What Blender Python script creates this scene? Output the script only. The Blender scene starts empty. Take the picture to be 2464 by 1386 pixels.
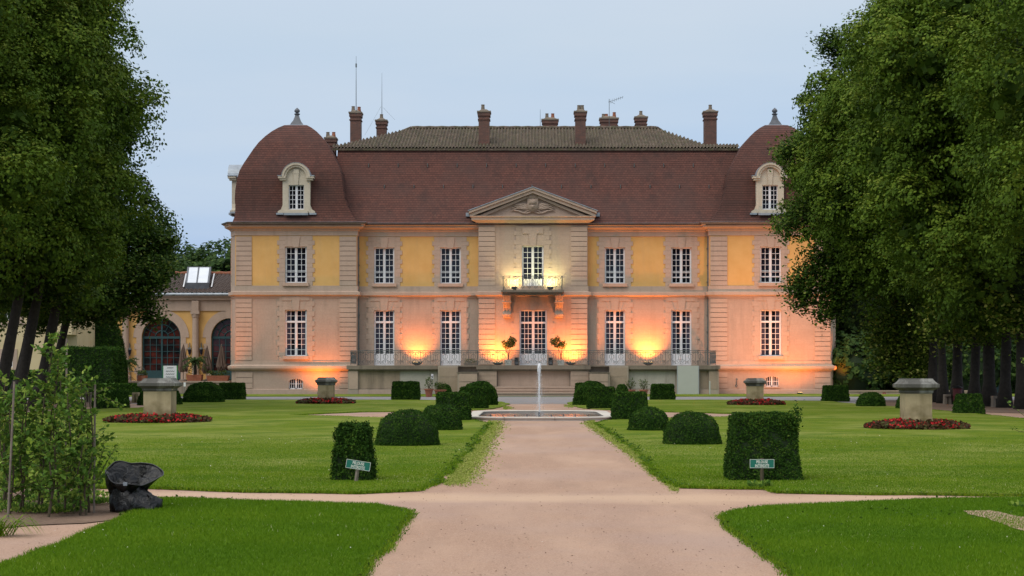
import bpy, bmesh, math, random
import numpy as np
from mathutils import Vector, Matrix
sc = bpy.context.scene
col = sc.collection
random.seed(7)
RN = np.random.default_rng(11)
R = math.radians

# ---------------------------------------------------------------- camera
F = 4200.0      # focal length in photograph pixels
H = 1.25        # eye height
HX, HY = 1275.0, 900.0   # vanishing point of the garden axis
cd = bpy.data.cameras.new('camera')
cam = bpy.data.objects.new('camera', cd); col.objects.link(cam)
cam.location = (0, 0, H); cam.rotation_euler = (R(90), 0, 0)
cd.sensor_width = 36; cd.lens = 36*F/2464
cd.shift_x = -(HX-1232)/2464; cd.shift_y = (HY-693)/2464
cd.clip_end = 3000; cd.clip_start = 0.1
sc.camera = cam
sc.render.resolution_x = 1024; sc.render.resolution_y = 576

# ---------------------------------------------------------------- sky and sun
w = bpy.data.worlds.new('World'); sc.world = w; w.use_nodes = True
nt = w.node_tree; nt.nodes.clear(); N = nt.nodes.new; L = nt.links.new
out = N('ShaderNodeOutputWorld'); bg = N('ShaderNodeBackground'); bg2 = N('ShaderNodeBackground'); add = N('ShaderNodeAddShader')
sky = N('ShaderNodeTexSky'); sky.sky_type = 'NISHITA'; sky.sun_disc = False
SUN_EL, SUN_AZ = 50, 222
sky.sun_elevation = R(SUN_EL); sky.sun_rotation = R(SUN_AZ)
tc = N('ShaderNodeTexCoord'); sep = N('ShaderNodeSeparateXYZ'); ramp = N('ShaderNodeValToRGB')
L(tc.outputs['Generated'], sep.inputs[0]); L(sep.outputs['Z'], ramp.inputs['Fac'])
e = ramp.color_ramp.elements
e[0].position = 0.0; e[0].color = (.37,.505,.73,1)
e[1].position = 1.0; e[1].color = (1.35,1.35,1.35,1)
for p, c in ((.05,(.39,.525,.77,1)), (.11,(.45,.59,.785,1)), (.19,(.535,.645,.77,1)), (.30,(.68,.73,.83,1))):
    q = e.new(p); q.color = c
mp = N('ShaderNodeMapping'); mp.inputs['Scale'].default_value = (1.5,1.5,9)
nz = N('ShaderNodeTexNoise'); nz.inputs['Scale'].default_value = 2.2; nz.inputs['Detail'].default_value = 5
L(tc.outputs['Generated'], mp.inputs[0]); L(mp.outputs[0], nz.inputs['Vector'])
r2 = N('ShaderNodeMapRange'); r2.inputs['From Min'].default_value = .42; r2.inputs['From Max'].default_value = .72; r2.inputs['To Max'].default_value = .45
L(nz.outputs['Fac'], r2.inputs['Value'])
mx = N('ShaderNodeMix'); mx.data_type = 'RGBA'; mx.inputs['B'].default_value = (.63,.70,.78,1)
L(r2.outputs[0], mx.inputs['Factor']); L(ramp.outputs[0], mx.inputs['A'])
L(mx.outputs['Result'], bg.inputs['Color']); bg.inputs['Strength'].default_value = .93
L(sky.outputs[0], bg2.inputs['Color']); bg2.inputs['Strength'].default_value = .006
L(bg.outputs[0], add.inputs[0]); L(bg2.outputs[0], add.inputs[1]); L(add.outputs[0], out.inputs[0])
sl = bpy.data.lights.new('sun', 'SUN'); sl.energy = 1.5; sl.angle = R(35); sl.color = (1,.94,.82)
so = bpy.data.objects.new('sun', sl); col.objects.link(so)
d = Vector((-math.sin(R(42))*math.cos(R(SUN_EL)), -math.cos(R(42))*math.cos(R(SUN_EL)), math.sin(R(SUN_EL))))
so.rotation_euler = d.to_track_quat('Z', 'Y').to_euler()
sc.view_settings.view_transform = 'Standard'; sc.view_settings.look = 'None'; sc.view_settings.gamma = 1
sc.view_settings.exposure = 0.1
sc.cycles.max_bounces = 5; sc.cycles.diffuse_bounces = 3; sc.cycles.transparent_max_bounces = 12

# ---------------------------------------------------------------- helpers
def X(px, Y): return (px-HX)/F*Y
def Zp(py, Y): return H + (HY-py)/F*Y
def G(px, py): Y = F*H/(py-HY); return (X(px, Y), Y)
def P(px, py, Y): return Vector((X(px, Y), Y, Zp(py, Y)))

class NT:
    def __init__(s, name):
        s.m = bpy.data.materials.new(name); s.m.use_nodes = True; s.t = s.m.node_tree
        s.b = s.t.nodes['Principled BSDF']; s.tc = s.t.nodes.new('ShaderNodeTexCoord')
    def n(s, t, **k):
        o = s.t.nodes.new(t)
        for a, v in k.items(): setattr(o, a, v)
        return o
    def l(s, a, b): s.t.links.new(a, b)
    def coord(s, scale=(1,1,1), kind='Object', rot=(0,0,0)):
        m = s.n('ShaderNodeMapping'); m.inputs['Scale'].default_value = scale; m.inputs['Rotation'].default_value = rot
        s.l(s.tc.outputs[kind], m.inputs[0]); return m.outputs[0]
    def noise(s, scale, detail=4, vec=None, rough=.6, dist=0):
        o = s.n('ShaderNodeTexNoise'); o.inputs['Scale'].default_value = scale; o.inputs['Detail'].default_value = detail
        o.inputs['Roughness'].default_value = rough; o.inputs['Distortion'].default_value = dist
        s.l(vec if vec is not None else s.coord(), o.inputs['Vector']); return o.outputs['Fac']
    def rng(s, v, a, b, c=0, d=1):
        o = s.n('ShaderNodeMapRange'); s.l(v, o.inputs['Value'])
        for k, x in zip(('From Min','From Max','To Min','To Max'), (a,b,c,d)): o.inputs[k].default_value = x
        return o.outputs[0]
    def mix(s, f, a, b, blend='MIX'):
        o = s.n('ShaderNodeMix', data_type='RGBA', blend_type=blend)
        for k, v in (('Factor', f), ('A', a), ('B', b)):
            if isinstance(v, (int, float)): o.inputs[k].default_value = v
            elif isinstance(v, tuple): o.inputs[k].default_value = (*v, 1) if len(v) == 3 else v
            else: s.l(v, o.inputs[k])
        return o.outputs['Result']
    def math(s, op, a, b=0.0):
        o = s.n('ShaderNodeMath', operation=op)
        for i, v in enumerate((a, b)):
            if isinstance(v, (int, float)): o.inputs[i].default_value = v
            else: s.l(v, o.inputs[i])
        return o.outputs[0]
    def attr(s, name): return s.n('ShaderNodeAttribute', attribute_name=name).outputs['Fac']
    def col(s, c):
        if isinstance(c, tuple): s.b.inputs['Base Color'].default_value = (*c, 1)
        else: s.l(c, s.b.inputs['Base Color'])
    def rough(s, r): s.b.inputs['Roughness'].default_value = r
    def bump(s, h, dist=.02, strength=.5):
        o = s.n('ShaderNodeBump'); o.inputs['Distance'].default_value = dist; o.inputs['Strength'].default_value = strength
        s.l(h, o.inputs['Height']); s.l(o.outputs[0], s.b.inputs['Normal'])

def simple(name, c, rough=.7, var=.25, scale=6, metal=0, c2=None, spec=None, bump=0):
    t = NT(name); n = t.noise(scale, 5)
    dk = c2 if c2 else tuple(x*(1-var) for x in c)
    t.col(t.mix(t.rng(n, .3, .7), dk, c)); t.rough(rough); t.b.inputs['Metallic'].default_value = metal
    if spec is not None: t.b.inputs['Specular IOR Level'].default_value = spec
    if bump: t.bump(n, bump, .6)
    return t.m

def stone(name, c, c2, dirt=(.16,.14,.11), amt=.35, joints=True, bw=.9, bh=.31, jm=.3):
    t = NT(name)
    base = t.mix(t.rng(t.noise(.7, 6), .3, .7), c, c2)
    base = t.mix(t.rng(t.noise(9, 4), .35, .75, 0, .35), base, tuple(x*.78 for x in c))
    st = t.noise(1.0, 5, t.coord((2.2,2.2,.25)))
    base = t.mix(t.rng(st, .52, .78, 0, amt), base, dirt)
    if joints:
        m = t.coord((1,1,1), rot=(R(90),0,0))
        br = t.n('ShaderNodeTexBrick'); t.l(m, br.inputs['Vector'])
        for k, v in (('Scale',1),('Mortar Size',.012),('Brick Width',bw),('Row Height',bh),('Mortar Smooth',.3)): br.inputs[k].default_value = v
        br.inputs['Color1'].default_value = (.9,.9,.9,1); br.inputs['Color2'].default_value = (1,1,1,1); br.inputs['Mortar'].default_value = (.72,.7,.68,1)
        base = t.mix(jm, base, br.outputs['Color'], 'MULTIPLY')
    t.col(base); t.rough(.85); t.b.inputs['Specular IOR Level'].default_value = .25
    t.bump(t.noise(14, 5), .02, .35)
    return t.m

def leafmat(name, cols, trans=.25, rough=.7):
    t = NT(name); a = t.attr('tint')
    r = t.n('ShaderNodeValToRGB'); t.l(a, r.inputs['Fac']); e = r.color_ramp.elements
    e[0].position = cols[0][0]; e[0].color = (*cols[0][1], 1); e[1].position = cols[-1][0]; e[1].color = (*cols[-1][1], 1)
    for p, c in cols[1:-1]: q = e.new(p); q.color = (*c, 1)
    t.l(r.outputs[0], t.b.inputs['Base Color']); t.rough(rough); t.b.inputs['Specular IOR Level'].default_value = .12
    if trans:
        tr = t.n('ShaderNodeBsdfTranslucent'); t.l(r.outputs[0], tr.inputs['Color'])
        ms = t.n('ShaderNodeMixShader'); ms.inputs[0].default_value = trans
        t.l(t.b.outputs[0], ms.inputs[1]); t.l(tr.outputs[0], ms.inputs[2]); t.l(ms.outputs[0], t.t.nodes['Material Output'].inputs[0])
    return t.m

M = {}
M['stone'] = stone('facade_stone', (.39,.295,.235), (.45,.345,.275))
M['stone_plain'] = stone('trim_stone', (.42,.32,.255), (.48,.365,.29), joints=False, amt=.3)
M['stone_grey'] = stone('terrace_stone', (.34,.285,.23), (.42,.355,.29), dirt=(.12,.11,.095), amt=.7, bw=1.6, bh=.8)
M['stone_dark'] = stone('weathered_stone', (.17,.14,.11), (.25,.21,.165), dirt=(.05,.045,.04), amt=.6, joints=False)
M['stone_pale'] = stone('dormer_stone', (.50,.44,.345), (.58,.52,.42), joints=True, amt=.25, bw=.8, bh=.4)
M['pier'] = stone('pedestal_stone', (.37,.30,.175), (.46,.385,.245), dirt=(.13,.10,.045), amt=.75, joints=False)
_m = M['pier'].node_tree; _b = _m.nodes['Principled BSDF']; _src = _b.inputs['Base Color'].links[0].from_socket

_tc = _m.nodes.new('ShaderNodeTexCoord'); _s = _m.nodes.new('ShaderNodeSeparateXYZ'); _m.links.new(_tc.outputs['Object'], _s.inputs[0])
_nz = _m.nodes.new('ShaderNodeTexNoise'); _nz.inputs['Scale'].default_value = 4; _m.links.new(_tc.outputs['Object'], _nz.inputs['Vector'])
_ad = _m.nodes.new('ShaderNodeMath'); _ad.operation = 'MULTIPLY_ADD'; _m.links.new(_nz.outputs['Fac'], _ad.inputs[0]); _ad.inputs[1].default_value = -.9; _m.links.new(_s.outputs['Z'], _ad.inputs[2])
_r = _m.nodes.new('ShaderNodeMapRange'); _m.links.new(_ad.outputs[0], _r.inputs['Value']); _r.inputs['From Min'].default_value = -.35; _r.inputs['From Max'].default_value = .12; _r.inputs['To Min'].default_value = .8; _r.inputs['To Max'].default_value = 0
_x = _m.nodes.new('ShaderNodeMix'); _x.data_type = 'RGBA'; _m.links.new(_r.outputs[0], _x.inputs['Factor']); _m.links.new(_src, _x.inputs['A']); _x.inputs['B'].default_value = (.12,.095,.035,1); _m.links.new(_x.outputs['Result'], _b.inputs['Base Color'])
M['piercap'] = stone('lichen_cap_stone', (.075,.072,.066), (.17,.165,.15), dirt=(.50,.50,.47), amt=.8, joints=False)
M['rim'] = stone('basin_stone', (.52,.48,.43), (.62,.58,.52), joints=False, amt=.2)
t = NT('ochre_stucco')
b = t.mix(t.rng(t.noise(1.2, 6), .3, .7), (.585,.345,.11), (.65,.40,.145)); b = t.mix(t.rng(t.noise(1, 5, t.coord((3,3,.3))), .5, .8, 0, .3), b, (.45,.30,.15))
t.col(b); t.rough(.9); t.bump(t.noise(30, 3), .01, .3); M['stucco'] = t.m
t = NT('cream_stucco'); b = t.mix(t.rng(t.noise(1.1, 6), .3, .7), (.55,.45,.26), (.62,.52,.32)); b = t.mix(t.rng(t.noise(1, 5, t.coord((3,3,.3))), .5, .8, 0, .35), b, (.30,.25,.16)); t.col(b); t.rough(.9); M['cream'] = t.m

def tiles(name, a, b, c, bh=.15, bw=.2, mortar=(.022,.012,.010)):
    t = NT(name); m = t.coord((1,1,1), rot=(R(90),0,0))
    br = t.n('ShaderNodeTexBrick'); t.l(m, br.inputs['Vector'])
    for k, v in (('Scale',1),('Mortar Size',.006),('Brick Width',bw),('Row Height',bh),('Mortar Smooth',.4),('Bias',-.1)): br.inputs[k].default_value = v
    br.inputs['Color1'].default_value = (*a,1); br.inputs['Color2'].default_value = (*b,1); br.inputs['Mortar'].default_value = (*mortar,1)
    x = t.mix(t.rng(t.noise(.45, 6), .40, .68, 0, .65), br.outputs['Color'], c)
    x = t.mix(t.rng(t.noise(1, 4, t.coord((1.4,1.4,.18))), .52, .74, 0, .5), x, (.036,.028,.027))
    x = t.mix(t.rng(t.noise(3.2, 5), .62, .74, 0, .5), x, (.17,.095,.07)); x = t.mix(t.rng(t.noise(7, 4), .66, .74, 0, .5), x, (.12,.12,.09))
    s = t.n('ShaderNodeSeparateXYZ'); t.l(t.tc.outputs['Object'], s.inputs[0])
    wob = t.math('MULTIPLY_ADD', t.noise(2.0, 3), .05); wob.node.inputs[2].default_value = 0; zz = t.math('ADD', s.outputs['Z'], wob)
    f = t.math('FRACT', t.math('DIVIDE', zz, bh)); line = t.rng(f, .0, .42, .68, 0)
    x = t.mix(line, x, mortar)
    t.col(x); t.rough(.8); t.b.inputs['Specular IOR Level'].default_value = .2; t.bump(f, .03, .5); return t.m
M['tile'] = tiles('red_plain_tiles', (.138,.057,.044), (.100,.043,.035), (.085,.049,.043))
t = NT('canal_tiles')
v = t.n('ShaderNodeTexVoronoi'); v.inputs['Scale'].default_value = 1; t.l(t.coord((4.5,2.4,6)), v.inputs['Vector'])
b = t.mix(t.rng(v.outputs['Color'], 0, 1), (.045,.034,.026), (.17,.12,.09)); b = t.mix(t.rng(t.noise(3, 6), .45, .65, 0, .7), b, (.085,.088,.035)); b = t.mix(t.rng(t.noise(14, 3), .55, .7, 0, .6), b, (.28,.26,.19))
t.col(b); t.rough(.9); M['canal'] = t.m
t = NT('brick'); m = t.coord((1,1,1), rot=(R(90),0,0)); br = t.n('ShaderNodeTexBrick'); t.l(m, br.inputs['Vector'])
for k, v_ in (('Scale',1),('Mortar Size',.01),('Brick Width',.24),('Row Height',.08)): br.inputs[k].default_value = v_
br.inputs['Color1'].default_value = (.17,.07,.05,1); br.inputs['Color2'].default_value = (.11,.05,.04,1); br.inputs['Mortar'].default_value = (.14,.10,.08,1)
t.col(t.mix(t.rng(t.noise(2.5, 5), .4, .7, 0, .6), br.outputs['Color'], (.07,.05,.045))); t.rough(.9); M['brick'] = t.m
M['zinc'] = simple('zinc', (.36,.41,.47), .45, .35, 3, metal=.3)
M['lead'] = simple('dark_lead', (.12,.13,.15), .5, .4, 3, metal=.3)
M['white'] = simple('white_joinery', (.70,.71,.74), .45, .08, 4)
M['slab_grey'] = stone('grey_slab', (.36,.34,.30), (.48,.45,.40), dirt=(.15,.125,.10), amt=.8, joints=False)
M['slab_brown'] = stone('brown_slab', (.30,.235,.175), (.38,.30,.23), dirt=(.08,.07,.055), amt=.6, joints=False)
M['curtain'] = simple('curtain', (.035,.038,.07), .9, .5, 12)
M['iron'] = simple('grey_iron', (.13,.15,.15), .5, .4, 5, metal=.2)
M['black'] = simple('black_plastic', (.012,.012,.013), .4, .3, 6)
M['pot'] = simple('terracotta', (.33,.12,.065), .8, .35, 9)
M['zinc_pale'] = simple('zinc_pale', (.30,.34,.40), .5, .25, 4)
M['wood'] = simple('grey_wood', (.24,.20,.165), .85, .5, 18)
M['greenpaint'] = simple('green_paint', (.03,.27,.05), .5, .1, 3)
M['teal'] = simple('teal_joinery', (.015,.065,.075), .5, .3, 3)
M['board'] = simple('pale_board', (.42,.44,.40), .6, .06, 2)
M['red'] = simple('red_paint', (.30,.015,.018), .5, .2, 5)
M['binred'] = simple('bin_paint', (.09,.008,.012), .5, .3, 5)
M['bark'] = simple('bark', (.032,.027,.022), .95, .5, 9, bump=.06)
M['twig'] = simple('twig_bark', (.09,.07,.04), .9, .4, 20)
M['parasol'] = simple('parasol_cloth', (.17,.115,.09), .85, .3, 6)
def glass(name, c, rough=.08, var=(.02,.02,.03)):
    t = NT(name); t.col(t.mix(t.rng(t.noise(.9, 2), .4, .62), c, var)); t.rough(rough); t.b.inputs['Specular IOR Level'].default_value = .28; return t.m
M['glass'] = glass('window_glass', (.006,.006,.009), .06, (.016,.018,.032))
M['glass_red'] = glass('orangery_glass', (.012,.012,.014), .1, (.10,.022,.016))
M['skyglass'] = glass('skylight_glass', (.62,.66,.72), .15, (.7,.74,.8))
M['bannercloth'] = simple('banner_cloth', (.45,.55,.75), .7, .2, 2)
def emis(name, c, s):
    t = NT(name); t.col(c); t.b.inputs['Emission Color'].default_value = (*c, 1); t.b.inputs['Emission Strength'].default_value = s; return t.m
M['lamp'] = emis('lamp_lens', (1,.62,.22), 14); M['lampw'] = emis('lamp_lens_white', (1,.92,.6), 16); M['lampy'] = emis('lamp_lens_yellow', (1,.72,.05), 3)

# ground materials
def gravel(name, a, b, c, fine=90, streak=(.35,1,1)):
    t = NT(name)
    x = t.mix(t.rng(t.noise(fine, 3), .35, .68), a, b)
    x = t.mix(t.rng(t.noise(.9, 6, t.coord(streak)), .42, .66, 0, .6), x, c)
    x = t.mix(t.rng(t.noise(28, 3), .64, .74, 0, .55), x, tuple(q*.45 for q in a))
    x = t.mix(t.rng(t.noise(.22, 5), .46, .62, 0, .5), x, tuple(q*k for q, k in zip(b, (.80,.86,1.0))))
    x = t.mix(t.rng(t.noise(1.3, 5, t.coord((1.6,.22,1))), .55, .66, 0, .3), x, tuple(q*.62 for q in b))
    t.col(x); t.rough(.95); t.b.inputs['Specular IOR Level'].default_value = .15
    if name == 'pink_gravel':
        s = t.n('ShaderNodeSeparateXYZ'); t.l(t.tc.outputs['Object'], s.inputs[0])
        yy = t.math('ADD', t.math('ADD', s.outputs['Y'], t.math('MULTIPLY', t.noise(.7, 4), 1.2)), t.math('MULTIPLY', s.outputs['X'], .05))
        f = t.math('ABSOLUTE', t.math('SUBTRACT', yy, 18.15)); x = t.mix(t.rng(f, .25, .9, .55, 0), x, (.60,.42,.29)); t.col(x)
    t.bump(t.noise(70, 4), .012, .8); return t.m
M['gravel'] = gravel('pink_gravel', (.30,.185,.13), (.485,.325,.24), (.515,.35,.255), streak=(1.1,.25,1))
M['dirt'] = gravel('brown_earth', (.10,.065,.045), (.21,.14,.10), (.26,.18,.13), fine=30)
M['asphalt'] = gravel('asphalt', (.21,.20,.20), (.29,.275,.27), (.25,.23,.22), fine=60)
t = NT('lawn_turf')
x = t.mix(t.rng(t.noise(42, 4, t.coord((1,.4,1))), .3, .72), (.085,.130,.009), (.180,.245,.018))
band = t.noise(.42, 6, t.coord((.75,.55,1), rot=(0,0,R(24))), dist=.6)
x = t.mix(t.rng(band, .44, .64, 0, .8), x, (.25,.275,.065))
x = t.mix(t.rng(t.noise(.8, 6), .48, .62, 0, .6), x, (.062,.135,.007)); x = t.mix(t.rng(t.noise(3.5, 4), .6, .72, 0, .35), x, (.20,.17,.07))
x = t.mix(t.rng(t.noise(150, 2), .60, .75, 0, .3), x, (.36,.37,.13))
t.col(x); t.rough(.9); t.b.inputs['Specular IOR Level'].default_value = .06; t.bump(t.noise(60, 4), .03, .9); M['lawn'] = t.m
t = NT('lush_turf')
x = t.mix(t.rng(t.noise(60, 4), .3, .72), (.055,.125,.004), (.115,.23,.008)); x = t.mix(t.rng(t.noise(1.2, 6), .45, .62, 0, .6), x, (.15,.225,.014)); x = t.mix(t.rng(t.noise(.5, 4), .5, .65, 0, .5), x, (.045,.10,.004))
t.col(x); t.rough(.9); t.b.inputs['Specular IOR Level'].default_value = .06; t.bump(t.noise(80, 4), .03, .9); M['lush'] = t.m
t = NT('far_ground'); t.col(t.mix(t.rng(t.noise(.4, 5), .3, .7), (.035,.065,.015), (.08,.10,.035))); t.rough(.95); M['far'] = t.m
t = NT('water'); t.col((.10,.075,.06)); t.rough(.04); t.b.inputs['Specular IOR Level'].default_value = .6; t.bump(t.noise(6, 4, t.coord((1,.6,1))), .03, .5); M['water'] = t.m
t = NT('water_jet'); t.col((.85,.88,.92)); t.rough(.3)
tr = t.n('ShaderNodeBsdfTransparent'); ms = t.n('ShaderNodeMixShader'); t.l(t.rng(t.noise(9, 3, t.coord((3,3,.6))), .35, .7, .25, 1), ms.inputs[0])
t.l(tr.outputs[0], ms.inputs[1]); t.l(t.b.outputs[0], ms.inputs[2]); t.l(ms.outputs[0], t.t.nodes['Material Output'].inputs[0]); M['jet'] = t.m
t = NT('water_mist'); t.col((.85,.88,.92)); tr = t.n('ShaderNodeBsdfTransparent'); ms = t.n('ShaderNodeMixShader'); t.l(t.rng(t.noise(12, 3, t.coord((3,3,.4))), .5, .75, 0, .5), ms.inputs[0])
t.l(tr.outputs[0], ms.inputs[1]); t.l(t.b.outputs[0], ms.inputs[2]); t.l(ms.outputs[0], t.t.nodes['Material Output'].inputs[0]); M['mist'] = t.m

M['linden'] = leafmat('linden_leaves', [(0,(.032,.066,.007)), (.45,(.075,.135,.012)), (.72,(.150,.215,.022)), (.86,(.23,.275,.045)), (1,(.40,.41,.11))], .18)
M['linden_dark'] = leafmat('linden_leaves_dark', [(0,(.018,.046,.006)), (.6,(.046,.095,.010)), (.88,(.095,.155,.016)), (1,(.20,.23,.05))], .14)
M['wood_leaf'] = leafmat('woodland_leaves', [(0,(.022,.052,.014)), (.7,(.045,.088,.020)), (1,(.09,.14,.03))], .2)
M['yew'] = leafmat('yew_needles', [(0,(.010,.032,.004)), (.55,(.026,.070,.008)), (.85,(.055,.12,.012)), (1,(.10,.15,.025))], .12, .85)
M['yewcore'] = simple('yew_core', (.010,.026,.005), .95, .4, 12)
M['sapling'] = leafmat('sapling_leaves', [(0,(.055,.125,.020)), (.5,(.11,.21,.030)), (.85,(.21,.31,.045)), (1,(.32,.40,.08))], .3)
M['roseleaf'] = leafmat('rose_leaves', [(0,(.04,.07,.02)), (.8,(.08,.13,.03)), (1,(.20,.22,.05))], .3)
M['palm'] = leafmat('palm_fronds', [(0,(.03,.06,.02)), (1,(.07,.12,.03))], .2)
M['blade'] = leafmat('grass_blades', [(0,(.055,.135,.004)), (.4,(.110,.215,.006)), (.75,(.205,.29,.016)), (.9,(.27,.29,.06)), (1,(.50,.50,.26))], .25)
M['moss'] = leafmat('path_moss', [(0,(.12,.17,.02)), (.6,(.22,.27,.04)), (1,(.33,.33,.10))], .2)
M['flower'] = leafmat('begonia_flowers', [(0,(.25,.008,.012)), (.6,(.45,.014,.02)), (1,(.62,.05,.05))], .2)
M['flowerleaf'] = leafmat('begonia_leaves', [(0,(.035,.018,.010)), (.6,(.07,.03,.014)), (1,(.06,.08,.02))], .15)

def ob(name, me, parent=None, mats=()):
    o = bpy.data.objects.new(name, me); col.objects.link(o)
    for m in mats: me.materials.append(m)
    if parent is not None: o.parent = parent
    return o
def tag(o, label=None, cat=None, group=None, kind=None):
    if label: o['label'] = label
    if cat: o['category'] = cat
    if group: o['group'] = group
    if kind: o['kind'] = kind
    return o
ORG = {}
def thing(name, loc, label, cat, group=None, rz=0):
    o = bpy.data.objects.new(name, None); col.objects.link(o); o.location = loc; o.rotation_euler.z = rz
    o.empty_display_size = .3
    return tag(o, label, cat, group)
def copy_tree(o, parent=None):
    c = o.copy(); col.objects.link(c)
    if parent is not None: c.parent = parent
    for ch in list(o.children): copy_tree(ch, c)
    return c
def root_loc(o):
    while o is not None and o.parent is not None: o = o.parent
    return Vector(o.location) if o is not None else Vector((0,0,0))

class MB:
    """mesh builder; world=True: vertices given in world space, made local to the root thing"""
    def __init__(s): s.v = []; s.f = []; s.m = []; s.cur = 0
    def mat(s, i): s.cur = i; return s
    def q(s, *pts):
        n = len(s.v); s.v.extend([tuple(p) for p in pts]); s.f.append(tuple(range(n, n+len(pts)))); s.m.append(s.cur)
    def box(s, x0, x1, y0, y1, z0, z1):
        n = len(s.v)
        s.v += [(x0,y0,z0),(x1,y0,z0),(x1,y1,z0),(x0,y1,z0),(x0,y0,z1),(x1,y0,z1),(x1,y1,z1),(x0,y1,z1)]
        for f in ((3,2,1,0),(4,5,6,7),(0,1,5,4),(1,2,6,5),(2,3,7,6),(3,0,4,7)): s.f.append(tuple(n+i for i in f)); s.m.append(s.cur)
    def taper(s, x, y, z0, z1, a0, b0, a1, b1):
        n = len(s.v)
        for z, a, b in ((z0,a0,b0),(z1,a1,b1)): s.v += [(x-a,y-b,z),(x+a,y-b,z),(x+a,y+b,z),(x-a,y+b,z)]
        for f in ((3,2,1,0),(4,5,6,7),(0,1,5,4),(1,2,6,5),(2,3,7,6),(3,0,4,7)): s.f.append(tuple(n+i for i in f)); s.m.append(s.cur)
    def tube(s, pts, r, k=6, caps=True):
        pts = [Vector(p) for p in pts]; rs = r if isinstance(r, (list, tuple)) else [r]*len(pts)
        n0 = len(s.v); up = Vector((0,0,1))
        for i, p in enumerate(pts):
            d = (pts[min(i+1, len(pts)-1)] - pts[max(i-1, 0)])
            d = d.normalized() if d.length > 1e-9 else Vector((0,0,1))
            a = d.cross(Vector((0,1,0)) if abs(d.y) < .9 else Vector((1,0,0))).normalized(); b = d.cross(a)
            for j in range(k):
                t = 2*math.pi*j/k; s.v.append(tuple(p + (a*math.cos(t)+b*math.sin(t))*rs[i]))
        for i in range(len(pts)-1):
            for j in range(k):
                a0 = n0+i*k+j; a1 = n0+i*k+(j+1) % k; s.f.append((a0, a1, a1+k, a0+k)); s.m.append(s.cur)
        if caps:
            s.f.append(tuple(n0+j for j in range(k))[::-1]); s.m.append(s.cur)
            s.f.append(tuple(n0+(len(pts)-1)*k+j for j in range(k))); s.m.append(s.cur)
    def lathe(s, c, prof, k=16, sq=False):
        n0 = len(s.v)
        for r, z in prof:
            for j in range(k):
                t = 2*math.pi*(j+.5)/k
                rr = r/ max(abs(math.cos(t)), abs(math.sin(t))) if sq else r
                s.v.append((c[0]+rr*math.cos(t), c[1]+rr*math.sin(t), c[2]+z))
        for i in range(len(prof)-1):
            for j in range(k):
                a0 = n0+i*k+j; a1 = n0+i*k+(j+1) % k; s.f.append((a0, a1, a1+k, a0+k)); s.m.append(s.cur)
        s.f.append(tuple(n0+j for j in range(k))[::-1]); s.m.append(s.cur)
        s.f.append(tuple(n0+(len(prof)-1)*k+j for j in range(k))); s.m.append(s.cur)
    def prism(s, pts, y0, y1):
        """pts (x,z) polygon extruded along y"""
        n = len(s.v); k = len(pts)
        s.v += [(x,y0,z) for x, z in pts] + [(x,y1,z) for x, z in pts]
        s.f.append(tuple(range(n, n+k))); s.m.append(s.cur); s.f.append(tuple(range(n+2*k-1, n+k-1, -1))); s.m.append(s.cur)
        for i in range(k): j = (i+1) % k; s.f.append((n+i, n+k+i, n+k+j, n+j)); s.m.append(s.cur)
    def sweep(s, path, prof, closed=False, side=-1):
        """path: (x,y) list; prof: (out,z) list; out is measured to the right-hand (side=-1: towards -Y for a path going +X)"""
        n0 = len(s.v); k = len(prof); m = len(path); pv = [Vector(p) for p in path]
        for i, p in enumerate(pv):
            if closed: a = (p - pv[i-1]).normalized(); b = (pv[(i+1) % m] - p).normalized()
            else:
                a = (p - pv[i-1]).normalized() if i > 0 else None; b = (pv[i+1]-p).normalized() if i < m-1 else None
                if a is None: a = b
                if b is None: b = a
            na = Vector((a.y, -a.x)); nb = Vector((b.y, -b.x)); nn = (na+nb)
            nn = nn/ max(1e-6, nn.dot(na)) if nn.length > 1e-6 else na
            for o, z in prof: s.v.append((p.x+nn.x*o, p.y+nn.y*o, z))
        for i in range(m if closed else m-1):
            j = (i+1) % m
            for a in range(k-1): s.f.append((n0+i*k+a, n0+j*k+a, n0+j*k+a+1, n0+i*k+a+1)); s.m.append(s.cur)
        if not closed:
            s.f.append(tuple(n0+a for a in range(k))); s.m.append(s.cur); s.f.append(tuple(n0+(m-1)*k+a for a in range(k))[::-1]); s.m.append(s.cur)
    def build(s, name, mats, parent=None, smooth=False, world=True, label=None):
        me = bpy.data.meshes.new(name); v = s.v
        if world and parent is not None:
            o = root_loc(parent); v = [(a-o.x, b-o.y, c-o.z) for a, b, c in v]
        me.from_pydata(v, [], s.f)
        if not isinstance(mats, (list, tuple)): mats = [mats]
        for m in mats: me.materials.append(m)
        if len(mats) > 1: me.polygons.foreach_set('material_index', s.m)
        bm = bmesh.new(); bm.from_mesh(me); bmesh.ops.recalc_face_normals(bm, faces=bm.faces); bm.to_mesh(me); bm.free()
        if smooth: me.polygons.foreach_set('use_smooth', [True]*len(me.polygons))
        me.update(); x = ob(name, me, parent)
        if label: x['label'] = label
        return x

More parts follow.
